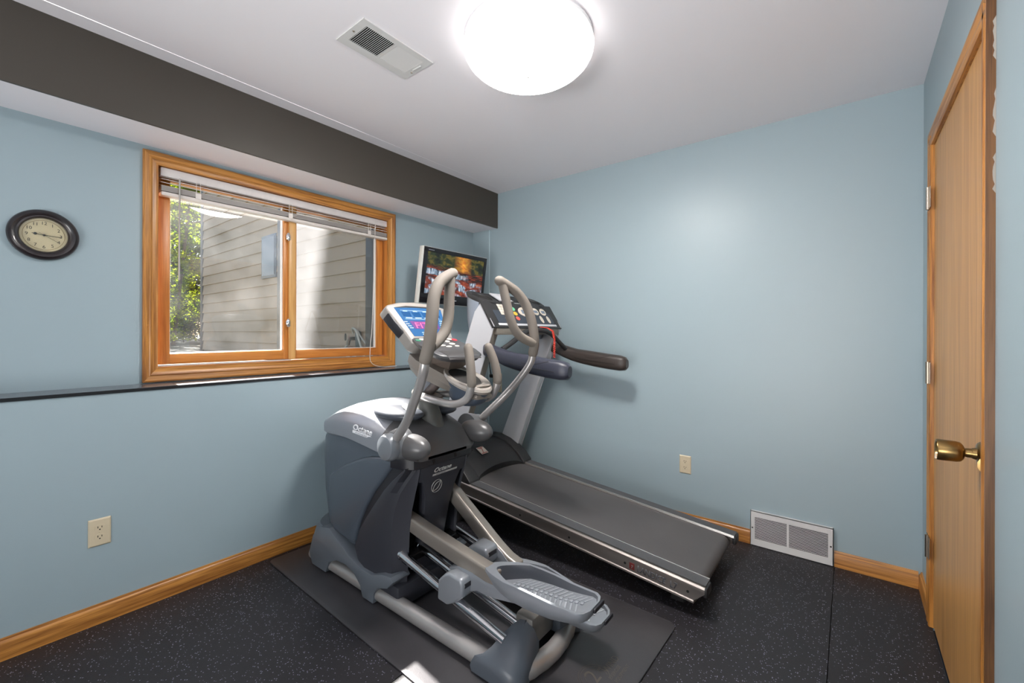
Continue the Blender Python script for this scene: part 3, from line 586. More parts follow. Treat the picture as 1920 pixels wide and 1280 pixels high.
def screen():
    m = bpy.data.materials.new('tv_picture'); m.use_nodes = True; N = m.node_tree.nodes; L = m.node_tree.links
    b = N['Principled BSDF']; b.inputs['Base Color'].default_value = (.01, .01, .01, 1); b.inputs['Roughness'].default_value = .25
    uv = N.new('ShaderNodeUVMap'); sp = N.new('ShaderNodeSeparateXYZ'); L.new(uv.outputs[0], sp.inputs[0])
    def noise(sx, sy, det, dist=0., off=0.):
        mp = N.new('ShaderNodeMapping'); mp.inputs['Scale'].default_value = (sx, sy, 1); mp.inputs['Location'].default_value = (off, off, off); L.new(uv.outputs[0], mp.inputs['Vector'])
        n = N.new('ShaderNodeTexNoise'); n.inputs['Scale'].default_value = 1; n.inputs['Detail'].default_value = det; n.inputs['Distortion'].default_value = dist; L.new(mp.outputs[0], n.inputs['Vector']); return n.outputs['Fac']
    def ramp(fac, stops):
        r = N.new('ShaderNodeValToRGB'); L.new(fac, r.inputs[0]); e = r.color_ramp.elements
        while len(e) < len(stops): e.new(.5)
        for q, (p, c) in zip(e, stops): q.position = p; q.color = (*lin(c), 1)
        return r.outputs[0]
    def mth(op, a, b_, c=None):
        n = N.new('ShaderNodeMath'); n.operation = op
        for i, v in enumerate((a, b_, c)):
            if v is None: continue
            if isinstance(v, (int, float)): n.inputs[i].default_value = v
            else: L.new(v, n.inputs[i])
        return n.outputs[0]
    def mix(f, a, b_):
        n = N.new('ShaderNodeMix'); n.data_type = 'RGBA'; L.new(f, n.inputs['Factor']); L.new(a, n.inputs['A']); L.new(b_, n.inputs['B']); return n.outputs['Result']
    def step(v, a, w):
        n = N.new('ShaderNodeMapRange'); n.inputs['From Min'].default_value = a; n.inputs['From Max'].default_value = a+w; L.new(v, n.inputs['Value']); return n.outputs[0]
    X, Y = sp.outputs[0], sp.outputs[1]
    Yt = mth('ADD', Y, mth('MULTIPLY', mth('SUBTRACT', noise(6, 6, 3), .5), .14))
    trees = ramp(noise(9, 8, 6, .6), [(.34, (6, 8, 6)), (.5, (34, 44, 16)), (.62, (92, 80, 24)), (.74, (18, 22, 10))])
    glow = mth('MULTIPLY', step(mth('SUBTRACT', 1., mth('MULTIPLY', mth('ABSOLUTE', mth('SUBTRACT', X, .62), None), 6.0)), 0, 1), noise(10, 8, 4, 0, 3))
    trees = mix(mth('MULTIPLY', glow, 1.5), trees, ramp(noise(14, 14, 4), [(.3, (190, 80, 16)), (.7, (250, 180, 60))]))
    rock = ramp(noise(7, 42, 6, .8, 5), [(.38, (10, 6, 7)), (.52, (44, 20, 15)), (.63, (150, 58, 28)), (.72, (26, 14, 12))])
    water = ramp(noise(46, 5, 5, .5, 2), [(.3, (22, 26, 34)), (.5, (120, 140, 160)), (.65, (215, 222, 230))])
    red = ramp(noise(8, 12, 5, .5, 9), [(.35, (54, 20, 14)), (.6, (130, 52, 32)), (.75, (176, 104, 66))])
    c = mix(step(Yt, .60, .08), rock, trees)
    w1_ = mth('MULTIPLY', mth('MULTIPLY', step(Yt, .42, .03), mth('SUBTRACT', 1., step(Yt, .55, .03))), mth('SUBTRACT', 1., step(X, .55, .2)))
    c = mix(w1_, c, water)
    low = mth('SUBTRACT', 1., step(mth('ADD', Yt, mth('MULTIPLY', X, -.08)), .32, .06))
    c = mix(low, c, mix(step(noise(5, 6, 3, .8, 7), .47, .12), red, water))
    L.new(c, b.inputs['Emission Color']); b.inputs['Emission Strength'].default_value = .75; return m
scn = B(); q = [tvp(sx0, sy0, .001), tvp(sx1, sy0, .001), tvp(sx1, sy1, .001), tvp(sx0, sy1, .001)]
scn.poly(q, [(0, 1, 2, 3)]); scn = scn.obj('screen', screen(), tv, smooth=False)
uvl = scn.data.uv_layers.new(name='UVMap')
inv = wloc(tv)
for lp in scn.data.loops:
    p = scn.data.vertices[lp.vertex_index].co+inv-tc_
    uvl.data[lp.index].uv = ((p.dot(ex)-sx0)/(sx1-sx0), (p.dot(ey)-sy0)/(sy1-sy0))
B().obox((-2.58, 2.35, 1.66), (.14, 0, 0), (0, .025, 0), (0, 0, .02), .004).box(XU+.0005, XU+.02, 2.27, 2.43, 1.57, 1.75, .003).obox(tvp(0, 0, -.06), ex*.06, ey*.06, en*.012, .003).obj('wall_bracket', m_black, tv)
# ------------------------------------------------------------------ treadmill
TS = .0995; TX = -.49
def shear(p): return (p.x, p.y, p.z+TS*(TX-p.x))
tm = thing('treadmill', 'grey and black treadmill along the back wall with padded arm rests', 'treadmill', (-1.4, 2.325, 0))
m_alu = mat('brushed_aluminium', (168, 160, 154), .3, metal=.85, bump=.06, bscale=300)
m_aluedge = mat('bright_aluminium', (214, 210, 206), .25, metal=.8)
m_tmblk = mat('treadmill_black', (42, 41, 42), .45, bump=.15, bscale=500)
m_strip = mat('foot_strip', (78, 78, 80), .5, bump=.3, bscale=700)
m_belt = mat('treadmill_belt', (84, 81, 81), .5, bump=.3, bscale=900, var=.12, vscale=3)
m_upr = mat('silver_powdercoat', (208, 208, 212), .4, metal=.15)
m_uprg = mat('grey_powdercoat', (128, 122, 114), .45, metal=.2)
for sgn, name in ((-1, 'near'), (1, 'far')):
    yo = 2.325+sgn*.345; yi = 2.325+sgn*.256
    f = lambda u, v, t, s_=sgn, y=2.325: (t, y+s_*u, v)
    # side extrusion: rounded outer top edge, flange at the bottom
    pr = [(.268, .142), (.325, .146), (.338, .145), (.345, .138), (.346, .128), (.343, .118), (.343, .078), (.347, .074), (.347, .066), (.30, .066), (.30, .12), (.268, .12)]
    rl = B().prism(pr, f, -2.2, TX).map(shear)
    for v in rl.bm.verts:                                     # slanted cut of the rear lower corner
        if v.co.x > TX-.01 and v.co.z < .1: v.co.x -= .045
    rl = rl.obj('side_rail', m_alu, tm, ang=25)
    B().prism([(.262, .1455), (.328, .1475), (.328, .150), (.262, .149)], f, -2.1, TX+.001).map(shear).obj('foot_strip', m_strip, rl)
    B().prism([(.254, .140), (.262, .140), (.262, .1515), (.256, .1515)], f, -2.1, TX+.001).map(shear).obj('edge_strip', m_aluedge, rl)
    B().box(TX-.01, TX+.010, min(yi, yo)+.004, max(yi, yo)-.004, .100, .143, .008).map(shear).obj('end_cap', m_tmblk, rl)
    if sgn < 0:
        h = B()
        for x in (-1.49, -1.165, -.853, -.56):
            z = .101+TS*(TX-x); h.lathe([(0, 0), (.006, 0), (.006, .0012), (0, .0012)], (x, 2.325-.3435, z), (0, -1, 0), 10)
        h.obj('bolt_hole', m_dark, rl)
        ud = Vector((1, 0, -TS))
        m_dk = mat('dark_print', (84, 84, 88), .5)
        text('lettering', 'LANDICE  L7', (-.793, 2.325-.3438, .087+TS*(TX+.793)), ud, (0, 0, 1), .040, m_dk, rl, .0006, squash=.82, bold=.03)
        B().obox((-.818, 2.325-.344, .100+TS*(TX+.818)), Vector((.013, 0, -.013*TS)), (0, .0006, 0), (0, 0, .015)).obj('badge', mat('dark_red_print', (110, 40, 38), .5), rl)
        text('badge_mark', '7', (-.824, 2.325-.3447, .090+TS*(TX+.818)), ud, (0, 0, 1), .022, m_aluedge, rl, .0004)
# belt loop over the rollers
bt = B(); r0 = .034; zc = .138-r0; xr_, xf_ = TX-.055, -2.2
loop = [(xf_, zc+r0), (xr_, zc+r0)]+[(xr_+r0*math.sin(t), zc+r0*math.cos(t)) for t in [math.pi*k/10 for k in range(1, 10)]]+[(xr_, zc-r0), (xf_, zc-r0)]
bt.loft([[(u, 2.325-.253, v), (u, 2.325+.253, v)] for u, v in loop], False, False).map(shear).obj('running_belt', m_belt, tm)
B().tube([(xr_, 2.325-.25, zc), (xr_, 2.325+.25, zc)], .030, 20).map(shear).obj('roller', m_tmblk, tm)
B().box(-2.2, TX-.09, 2.325-.25, 2.325+.25, .09, .13).map(shear).obj('deck', m_tmblk, tm)
B().box(-2.30, -2.02, 2.0, 2.65, .0, .24, .01).box(-.66, -.60, 2.06, 2.11, .0, .075, .006).box(-.66, -.60, 2.54, 2.59, .0, .075, .006).obj('base_frame', m_tmblk, tm)
# motor hood: arched black shell across the deck, side cheeks resting on the rails
side = [(-1.895, .298), (-1.94, .345), (-2.012, .398), (-2.08, .432), (-2.161, .452), (-2.25, .452), (-2.35, .438), (-2.44, .40), (-2.47, .33), (-2.47, .24), (-1.98, .24), (-1.97, .262), (-1.90, .268)]
for y0, y1 in ((1.985, 2.085), (2.565, 2.665)): B().prism(side, XZ, y0, y1, .008, 2, .6).obj('hood_cheek', m_tmblk, tm)
mid = B(); secs = []
for k in range(13):
    t = -1+2*k/12; y = 2.325+t*.242
    arc = .012*(1-t*t); lip = .05*(1-t*t)**.6
    secs.append([(-1.905-lip, y, .268+lip*.35), (-1.91-lip*.6, y, .292+lip*.5+arc), (-2.0, y, .373+arc), (-2.09, y, .424+arc), (-2.17, y, .437+arc), (-2.26, y, .437+arc), (-2.4, y, .40), (-2.44, y, .25)])
mid.loft(secs, True).obj('motor_hood', m_tmblk, tm)
hx = Vector((-2.045, 2.27, .416)); hu = Vector((0, 1, 0)); hv = Vector((-.09, 0, .051)).normalized(); hn = hu.cross(hv).normalized()
bd = B().obox(hx+hn*.002, hu*.034, hv*.034, hn*.002, .0015).obj('badge', mat('badge_white', (206, 196, 186), .4), tm)
m_red = mat('badge_red', (150, 52, 40), .5)
text('badge_mark', '7', hx+hn*.0045-hu*.018-hv*.022, hu, hv, .062, m_red, bd, .0005)
B().obox(hx+hn*.0045+hv*.027, hu*.028, hv*.003, hn*.0004).obox(hx+hn*.0045-hv*.027, hu*.028, hv*.003, hn*.0004).obj('badge_mark', m_red, bd)
# uprights lean toward the runner
def upx(z, y): return -1.662-(1.288-z)*.388
for sgn in (-1, 1):
    yo = 2.325+sgn*.380; yi = 2.325+sgn*.315
    p = [(upx(.26, 0), .26), (upx(1.29, 0), 1.29), (-1.765, 1.44), (-1.82, 1.38), (upx(.26, 0)-.205, .26)]
    u_ = B().prism(p, XZ, yo, 2.325+sgn*.372, .002, 1).obj('upright', m_upr, tm)
    q = [(upx(.26, 0)-.001, .26), (upx(1.278, 0)-.003, 1.278), (-1.715, 1.325), (-1.79, 1.325), (upx(.26, 0)-.19, .26)]
    B().prism(q, XZ, 2.325+sgn*.372, yi, .006, 2).obj('upright_core', m_uprg if sgn < 0 else m_upr, u_)
# console
B().box(-1.70, -1.664, 1.945+.03, 2.705-.03, 1.238, 1.288, .004).obj('cross_bar', m_uprg, tm)
pf = lambda s_, d: Vector((-1.664, 0, 1.290))+Vector((-.107, 0, .155)).normalized()*s_+Vector((.155, 0, .107)).normalized()*d
PV = Vector((-.107, 0, .155)).normalized(); PN = Vector((.155, 0, .107)).normalized(); PL = .19
con = B().prism([(-1.662, 1.284), (-1.768, 1.444), (-1.80, 1.44), (-1.80, 1.30), (-1.70, 1.27)], XZ, 1.960, 2.690, .004, 2).prism([(-1.658, 1.282), (-1.766, 1.448), (-1.778, 1.440), (-1.672, 1.276)], XZ, 1.940, 2.710, .004, 2)
con = con.obj('console', m_tmblk, tm)
def pbox(b, s0, s1, y0, y1, d0=.0015, d1=.004, bev=0.): return b.obox(pf((s0+s1)/2, (d0+d1)/2)+Vector((0, (y0+y1)/2, 0)), Vector((0, (y1-y0)/2, 0)), PV*(s1-s0)/2, PN*(d1-d0)/2, bev)
pbox(B(), .024, .18, 2.01, 2.64).obj('control_panel', mat('slate_panel', (56, 62, 72), .45), con)
pbox(B(), .006, .022, 2.0, 2.65).obj('silver_strip', m_upr, con)
pbox(B(), .182, .192, 2.28, 2.36, .004, .005).obj('maker_mark', m_aluedge, con)
for r in range(4):
    for c in range(4):
        pbox(B(), .150-r*.021, .169-r*.021, 2.075+c*.030, 2.102+c*.030, .004, .0065, .002).obj('key', mat('key_white', (216, 206, 192), .4) if r+c == 0 else bpy.data.materials['key_white'], con)
def disc(b, s_, y, rs, ry, d0=.004, d1=.0068, n=20):
    o_ = pf(s_, 0)+Vector((0, y, 0))
    return b.loft([[o_+PV*math.sin(t)*rs+Vector((0, math.cos(t)*ry, 0))+PN*d for t in [2*math.pi*k/n for k in range(n)]] for d in (d0, d1)], True)
for nm, s_, y, c in (('start_button', .138, 2.225, (110, 196, 150)), ('pause_button', .100, 2.225, (226, 186, 60)), ('stop_button', .062, 2.225, (222, 100, 88))):
    plab(disc(B(), s_, y, .0155, .0195).obj(nm, mat(nm, c, .35), con), {'start_button': 'round green button', 'pause_button': 'round yellow button', 'stop_button': 'round red button'}[nm])
m_key = bpy.data.materials['key_white']; m_lcd = mat('lcd_grey', (126, 136, 152), .25)
bz = disc(B(), .118, 2.345, .040, .075).obj('display_bezel', m_key, con); pbox(B(), .103, .135, 2.305, 2.375, .0068, .0074).obj('lcd', m_lcd, bz)
for y in (2.475, 2.565):
    bz = disc(B(), .128, y, .030, .034).obj('display_bezel', m_key, con); pbox(B(), .115, .138, y-.022, y+.022, .0068, .0074).obj('lcd', m_lcd, bz)
for y in (2.500, 2.585): disc(B(), .062, y, .031, .016).obj('rocker_key', m_key, con)
disc(B(), .060, 2.115, .013, .02).obj('round_key', m_key, con); disc(B(), .056, 2.365, .018, .022).obj('round_key', m_key, con)
# rear tray with two cup holders and the reading rack between them
for sgn in (-1, 1):
    y0 = 2.325+sgn*.268
    oval = lambda r, z, dx=0.: [(-1.858+dx+.100*r*math.cos(t), y0+.092*r*math.sin(t), z-.40*(.100*r*math.cos(t))) for t in [2*math.pi*k/28 for k in range(28)]]
    B().loft([oval(.86, 1.24), oval(.97, 1.30), oval(1.0, 1.38), oval(1., 1.468)], True).obj('cup_holder_shell', mat('blue_grey_plastic', (138, 146, 158), .35) if sgn < 0 else bpy.data.materials['blue_grey_plastic'], con)
    rm = B().loft([oval(1.0, 1.458), oval(1.05, 1.470), oval(1.04, 1.482), oval(.88, 1.488), oval(.72, 1.482), oval(.70, 1.470)], False).obj('cup_holder_rim', m_tmblk, con)
    B().loft([oval(.72, 1.478), oval(.66, 1.468), oval(.60, 1.4675)], True).obj('cup_well', m_dark, rm)
B().prism([(-1.77, 1.45), (-1.78, 1.43), (-1.94, 1.47), (-1.95, 1.515), (-1.93, 1.515), (-1.90, 1.478)], XZ, 2.12, 2.53, .004).obj('rack', m_tmblk, con)
B().prism([(-1.79, 1.462), (-1.80, 1.455), (-1.90, 1.51), (-1.895, 1.517)], XZ, 2.17, 2.30, .001).obj('rack_leaf', m_upr, con)
# padded arm rests and the hand bar
def grip(y):
    P_ = [(-1.735, 1.146, .030, .036), (-1.69, 1.138, .038, .040), (-1.63, 1.118, .045, .043), (-1.57, 1.100, .043, .046), (-1.52, 1.089, .039, .047), (-1.47, 1.082, .041, .050), (-1.38, 1.070, .043, .052), (-1.28, 1.058, .043, .052), (-1.20, 1.051, .043, .051), (-1.165, 1.048, .036, .044), (-1.150, 1.047, .022, .028)]
    return B().loft([[(x, y+ry*math.copysign(abs(math.cos(t))**.7, math.cos(t)), z+rz*math.copysign(abs(math.sin(t))**.7, math.sin(t))) for t in [2*math.pi*k/20 for k in range(20)]] for x, z, ry, rz in P_], True)
m_padn = mat('pad_vinyl', (52, 54, 66), .38, bump=.2, bscale=500)
g1 = grip(1.960).obj('arm_pad', m_padn, tm); g2 = grip(2.700).obj('arm_pad', mat('pad_vinyl_brown', (56, 48, 44), .4, bump=.2, bscale=500), tm)
for g_, y, s_ in ((g1, 1.960, -1), (g2, 2.70, -1)):
    B().tube([(-1.53, y+s_*.041, 1.078), (-1.44, y+s_*.044, 1.064), (-1.34, y+s_*.045, 1.056), (-1.22, y+s_*.045, 1.045)], .0012, 5).tube([(-1.44, y+s_*.041, 1.085), (-1.39, y+s_*.0435, 1.078), (-1.33, y+s_*.0425, 1.082), (-1.26, y+s_*.037, 1.098)], .0012, 5).obj('seam', m_dark, g_)
B().tube([(-1.63, 1.985, 1.15), (-1.625, 2.06, 1.185), (-1.625, 2.16, 1.232), (-1.63, 2.23, 1.258), (-1.635, 2.32, 1.268), (-1.635, 2.45, 1.262), (-1.63, 2.53, 1.238), (-1.62, 2.60, 1.19), (-1.60, 2.675, 1.13)], .016, 12, sm=4).obj('hand_bar', m_tmblk, tm)
# coiled red safety cord hanging from the console
pts = []; path = [(-1.655, 2.42, 1.29), (-1.60, 2.43, 1.284), (-1.565, 2.44, 1.262), (-1.555, 2.445, 1.21), (-1.555, 2.445, 1.15), (-1.555, 2.445, 1.085)]
n = 26
for i in range(n*10+1):
    t = i/(n*10)*(len(path)-1); k = min(int(t), len(path)-2); p = Vector(path[k]).lerp(Vector(path[k+1]), t-k); an = 2*math.pi*i/10
    pts.append(p+Vector((math.cos(an)*.007, math.sin(an)*.007, 0)))
plab(B().tube(pts, .0024, 5).obj('safety_cord', mat('red_cord', (232, 72, 54), .4), tm), 'coiled red cord')
# ------------------------------------------------------------------ elliptical trainer (long axis along x, centre plane y = EY)
EY = 1.385
el = thing('elliptical_trainer', 'dark grey and silver elliptical trainer on the black mat in front of the window', 'elliptical', (-1.65, EY, .008))
m_shell = mat('shell_slate', (76, 84, 94), .34, bump=.08, bscale=600)
m_shelld = mat('shell_dark', (52, 53, 60), .42, bump=.08, bscale=600)
m_trim = mat('shell_trim', (36, 36, 42), .45)
m_hood = mat('shroud_pewter', (94, 93, 94), .36, metal=.25)
m_silver = mat('shroud_silver', (142, 145, 152), .32, metal=.3)
m_tube = mat('satin_tube', (172, 168, 166), .32, metal=.5)
m_arm = mat('arm_silver', (156, 148, 140), .34, metal=.55)
m_foam = mat('foam_grip', (122, 114, 106), .75, bump=.3, bscale=700)
m_ped = mat('pedal_grey', (146, 150, 156), .34, metal=.35)
m_peddk = mat('pedal_inside', (96, 98, 104), .3, metal=.3)
m_base = mat('base_cover_grey', (104, 110, 118), .38, metal=.1)
P3 = lambda x, w, z: (x, EY+w, z)
def interp(tab, z):
    for (a, va), (b, vb) in zip(tab, tab[1:]):
        if a <= z <= b: return va+(vb-va)*(z-a)/(b-a)
    return tab[0][1] if z < tab[0][0] else tab[-1][1]
# dark core behind the slots
B().box(-2.20, -1.66, EY-.16, EY+.16, .06, .66, .01).obj('inner_core', m_dark, el)
# upper body band between hood and lower panels, bullet shaped in plan
def bullet(xf, xr, w, z, n=14, rear_r=.02, kk=1.55):
    xs_ = xf+w*kk
    pts = [(xr-rear_r, -w), (xr, -w+rear_r), (xr, w-rear_r), (xr-rear_r, w)]
    pts += [(xs_+(xf-xs_)*math.sin(math.pi*k/n), w*math.cos(math.pi*k/n)) for k in range(n+1)]
    return [P3(x, y, z) for x, y in pts]
B().loft([bullet(-2.34, -1.72, .186, .20), bullet(-2.385, -1.72, .190, .40), bullet(-2.395, -1.71, .192, .60), bullet(-2.39, -1.58, .192, .655), bullet(-2.385, -1.54, .190, .68), bullet(-2.34, -1.56, .17, .73)], True).obj('body_shell', m_shell, el, ang=30)
for s in (-1, 1):
    # front lower panel
    tab = [(-2.105, .25), (-2.125, .33), (-2.13, .42), (-2.12, .515), (-2.06, .553), (-2.0, .583), (-1.93, .613), (-1.86, .640), (-1.78, .664), (-1.70, .678), (-1.62, .684), (-1.585, .666), (-1.653, .592), (-1.729, .514), (-1.795, .428), (-1.85, .334), (-1.890, .225), (-1.96, .225), (-2.05, .235)]
    B().prism(tab, XZ, EY+s*.10, EY+s*.214, .016, 3, .9).obj('front_panel', m_shell, el, ang=30)
    # dark groove band
    gin = [(-1.515, .652), (-1.521, .640), (-1.593, .597), (-1.651, .543), (-1.728, .456), (-1.796, .375), (-1.845, .308), (-1.892, .2)]
    gout = [(-1.91, .2), (-1.87, .334), (-1.815, .428), (-1.75, .514), (-1.673, .592), (-1.60, .668)]
    B().prism(gin+gout, XZ, EY+s*.10, EY+s*.199, .003, 1).obj('groove_band', m_trim, el)
    # rear pillar wrapping round to the slot
    Z = [.10, .16, .21, .305, .371, .451, .538, .592, .633, .660]
    Xg = [-1.78, -1.86, -1.885, -1.845, -1.796, -1.728, -1.651, -1.593, -1.54, -1.505]
    Xc = [-1.60, -1.603, -1.605, -1.607, -1.605, -1.59, -1.556, -1.523, -1.499, -1.487]
    Wc = [.200, .203, .204, .205, .205, .203, .195, .181, .164, .154]
    Xr = [-1.572, -1.566, -1.560, -1.553, -1.549, -1.536, -1.511, -1.493, -1.484, -1.479]
    secs = []
    for z, xg, xc, wc, xr in zip(Z, Xg, Xc, Wc, Xr):
        xm = (xg+xc)/2
        secs.append([P3(xg, s*.150, z), P3(xg, s*.211, z), P3(xg*.75+xm*.25, s*.214, z), P3(xm, s*.213, z), P3(xc-.018, s*(wc+.005), z), P3(xc, s*wc, z), P3(xc*.5+xr*.5-.004, s*(wc*.45+.147*.55), z), P3(xr, s*.147, z), P3(xr-.010, s*.140, z), P3(xr-.07, s*.140, z)])
    B().loft(secs, True).obj('rear_pillar', m_shelld, el, ang=32)
    B().lathe([(0, 0), (.004, 0), (.004, .001), (0, .001)], P3(-1.70, s*.2135, .145), (0, s, 0), 10).obj('screw', m_dark, el)
# centre panel between the slots with the maker band above
cpx = lambda w, z, t: P3(-1.481-(.655-z)*.215+t, w, z)
B().prism([(-.142, .652), (.142, .652), (.142, .585), (.118, .580), (.108, .56), (.088, .50), (.078, .42), (.074, .31), (.070, .12), (-.070, .12), (-.074, .31), (-.078, .42), (-.088, .50), (-.108, .56), (-.118, .580), (-.142, .585)], cpx, -.045, 0, .004, 2).obj('center_panel', m_shelld, el, ang=30)
m_logo = mat('logo_silver', (205, 203, 200), .3, metal=.3)
fd = Vector((.215, 0, 1)).normalized(); ce = lambda w, z: cpx(w, z, .0006)
text('lettering', 'Octane', ce(-.062, .611), (0, 1, 0), fd, .030, m_logo, el, .0008, squash=1.22, shear=.3, bold=.025)
lb = B().prism([(-.063, .604), (.090, .604), (.088, .595), (-.065, .595)], cpx, .0004, .0012).obj('logo_bar', m_logo, el)
text('lettering', 'FITNESS', cpx(-.045, .5968, .0013), (0, 1, 0), fd, .0075, m_shelld, lb, .0002, squash=2.2, shear=.3)
em = B()
for rx, ry in ((.031, .030),):
    pts = [(math.cos(t)*rx, math.sin(t)*ry) for t in [2*math.pi*k/32 for k in range(33)]]
    em.tube([cpx(-.028+u, .540+v, .001) for u, v in pts], .0011, 5)
for q in (-1, 1):
    em.tube([cpx(-.028+.030*(1-2*k/12)*.72-q*.012*math.sin(math.pi*k/12)*.8, .540+.030*(1-2*k/12)*.72+q*.012*math.sin(math.pi*k/12)*.8, .001) for k in range(13)], .0012, 5)
em.obj('emblem', m_logo, el)
# hood: cross sections along x
HS = [(-2.412, .05, .690, .705, .735), (-2.37, .10, .688, .730, .765), (-2.30, .145, .690, .755, .797), (-2.20, .182, .700, .780, .838), (-2.09, .202, .712, .797, .872), (-1.98, .211, .716, .800, .896), (-1.87, .218, .710, .800, .912), (-1.76, .222, .700, .795, .912), (-1.66, .224, .690, .782, .884), (-1.59, .222, .690, .765, .856), (-1.54, .216, .690, .748, .832), (-1.50, .206, .690, .728, .803), (-1.475, .190, .688, .712, .772), (-1.464, .172, .686, .702, .745), (-1.460, .150, .686, .694, .722), (-1.457, .120, .690, .695, .708)]
def hsec(x, w, zb, zc, zt):
    half = [(.0, zb), (w*.90, zb), (w*.985, zb+.012), (w, zb*.4+zc*.6), (w*.99, zc-.006), (w*.955, zc+(zt-zc)*.10), (w*.80, zc+(zt-zc)*.42), (w*.60, zc+(zt-zc)*.72), (w*.32, zc+(zt-zc)*.94), (0, zt)]
    return [P3(x, -a, b) for a, b in half]+[P3(x, a, b) for a, b in half[-2:0:-1]]
B().loft([hsec(*h) for h in HS[:9]], True).obj('top_cover', m_silver, el, ang=35)
B().loft([hsec(*h) for h in HS[8:]], True).obj('rear_shroud', m_hood, el, ang=45)
lip = [(-1.60, .2155), (-1.54, .2095), (-1.505, .199), (-1.482, .180), (-1.473, .150)]
lipo = [(x, -w) for x, w in lip]+[(x, w) for x, w in lip[::-1]]
B().loft([[P3(x-.006, w*.99, .650) for x, w in lipo], [P3(x, w, .655) for x, w in lipo], [P3(x-.002, w*.995, .702) for x, w in lipo]], True).obj('shroud_lip', m_trim, el, ang=30)
for w in (-.075, .060): B().obox(P3(-1.4725, w, .672), (.0008, 0, 0), (0, .006, .003), (0, -.003, .011)).obj('lip_slot', m_dark, el)
# side logo on the silver cover
so_ = Vector(P3(-1.895, -.2195, .768)); sd = Vector((1, 0, -.06)).normalized()
text('lettering', 'Octane', so_+Vector((.005, 0, .014)), sd, (0, -.02, 1), .040, mat('logo_white', (236, 236, 240), .35), el, .004, squash=1.30, shear=.25, bold=.025)
lb = B().obox(so_+sd*.105+Vector((0, 0, .004)), sd*.103, (0, .002, 0), (.001, 0, .0075), .0015).obj('logo_bar', bpy.data.materials['logo_white'], el)
text('lettering', 'FITNESS', so_+sd*.025+Vector((0, -.0022, -.0005)), sd, (0, 0, 1), .0105, m_silver, lb, .0003, squash=2.6, shear=.25)
# console neck with side pods
B().loft([[P3(-1.60+dx+rx*math.cos(t), ry*math.sin(t), z+.3*rx*math.cos(t)*(-k_)) for t in [2*math.pi*j/28 for j in range(28)]] for rx, ry, z, dx, k_ in ((.085, .062, .80, .02, 1), (.075, .056, .845, .012, .8), (.062, .050, .89, 0, .5), (.052, .045, .925, -.008, .2), (.048, .042, .938, -.01, 0))], True).obj('neck_cover', mat('neck_grey', (92, 92, 88), .45), el)
for s in (-1, 1):
    pd = B().ell(P3(-1.690, s*.105, .868), .155, .088, .034, 28, 14).obj('neck_pod', mat('pod_dark', (74, 78, 86), .35) if s < 0 else bpy.data.materials['pod_dark'], el)
    B().obox(P3(-1.610, s*.118, .903), Vector((.026, 0, -.011)), (0, .013, -.006*s), Vector((.0004, 0, .0008))).obj('sticker', mat('sticker_pale', (130, 130, 132), .5) if s < 0 else bpy.data.materials['sticker_pale'], pd)
B().lathe([(0, -.016), (.05, -.016), (.066, -.008), (.07, .004), (.066, .014), (.05, .018), (0, .018)], P3(-1.605, 0, .948), (.25, 0, 1), 28, 1.15, 1.05, (1, 0, 0)).obj('neck_collar', m_arm, el)
B().tube([P3(-1.61, 0, .95), P3(-1.553, 0, .995), P3(-1.494, 0, 1.056), P3(-1.44, 0, 1.115)], .0235, 16).obj('console_post', mat('post_taupe', (120, 110, 108), .3, metal=.5), el)
B().prism([(-1.665, .955), (-1.575, 1.105), (-1.53, 1.07), (-1.625, .945)], XZ, EY-.045, EY+.045, .006, 2).obj('post_shroud', mat('post_silver', (190, 198, 210), .3, metal=.2), el)
# pivot hubs and swing arms
WV = [(.262, -1.525, .775), (.268, -1.46, .838), (.285, -1.39, .905), (.310, -1.325, .978), (.330, -1.262, 1.058), (.340, -1.232, 1.110), (.340, -1.222, 1.152)]
GV = [(.340, -1.222, 1.150), (.334, -1.208, 1.21), (.318, -1.212, 1.300), (.292, -1.230, 1.385), (.250, -1.250, 1.440), (.200, -1.266, 1.470), (.150, -1.279, 1.492)]
DV = [(.166, -1.276, 1.486), (.176, -1.268, 1.43), (.186, -1.260, 1.375), (.200, -1.250, 1.310), (.226, -1.240, 1.258), (.268, -1.228, 1.224), (.325, -1.207, 1.200)]
for s in (-1, 1):
    hb = B().lathe([(0, .19), (.070, .195), (.068, .222), (.060, .252), (.056, .262), (0, .262)], P3(-1.528, 0, .770), (0, s, 0), 28).obj('pivot_hub', mat('hub_pewter', (120, 121, 124), .32, metal=.3) if s < 0 else bpy.data.materials['hub_pewter'], el)
    B().ell(P3(-1.468, s*.200, .762), .100, .055, .054, 28, 16).obj('hub_fairing', m_hood, hb)
    B().lathe([(0, .2625), (.057, .2625), (.058, .285), (.050, .300), (.030, .306), (0, .307)], P3(-1.528, 0, .766), (0, s, 0), 26).obj('hub_cap', mat('hub_grey', (128, 132, 138), .32, metal=.3) if s < 0 else bpy.data.materials['hub_grey'], hb)
    ar = B().tube([P3(x, s*w, z) for w, x, z in WV], .0185, 14, sm=5).obj('swing_arm', m_tube, el)
    gp = B().tube([P3(x, s*w, z) for w, x, z in GV], .0235, 14, sm=5, cap='round')
    gp.tube([P3(x, s*w, z) for w, x, z in DV], .0215, 14, sm=5)
    gp.obj('foam_grip', m_foam, ar)
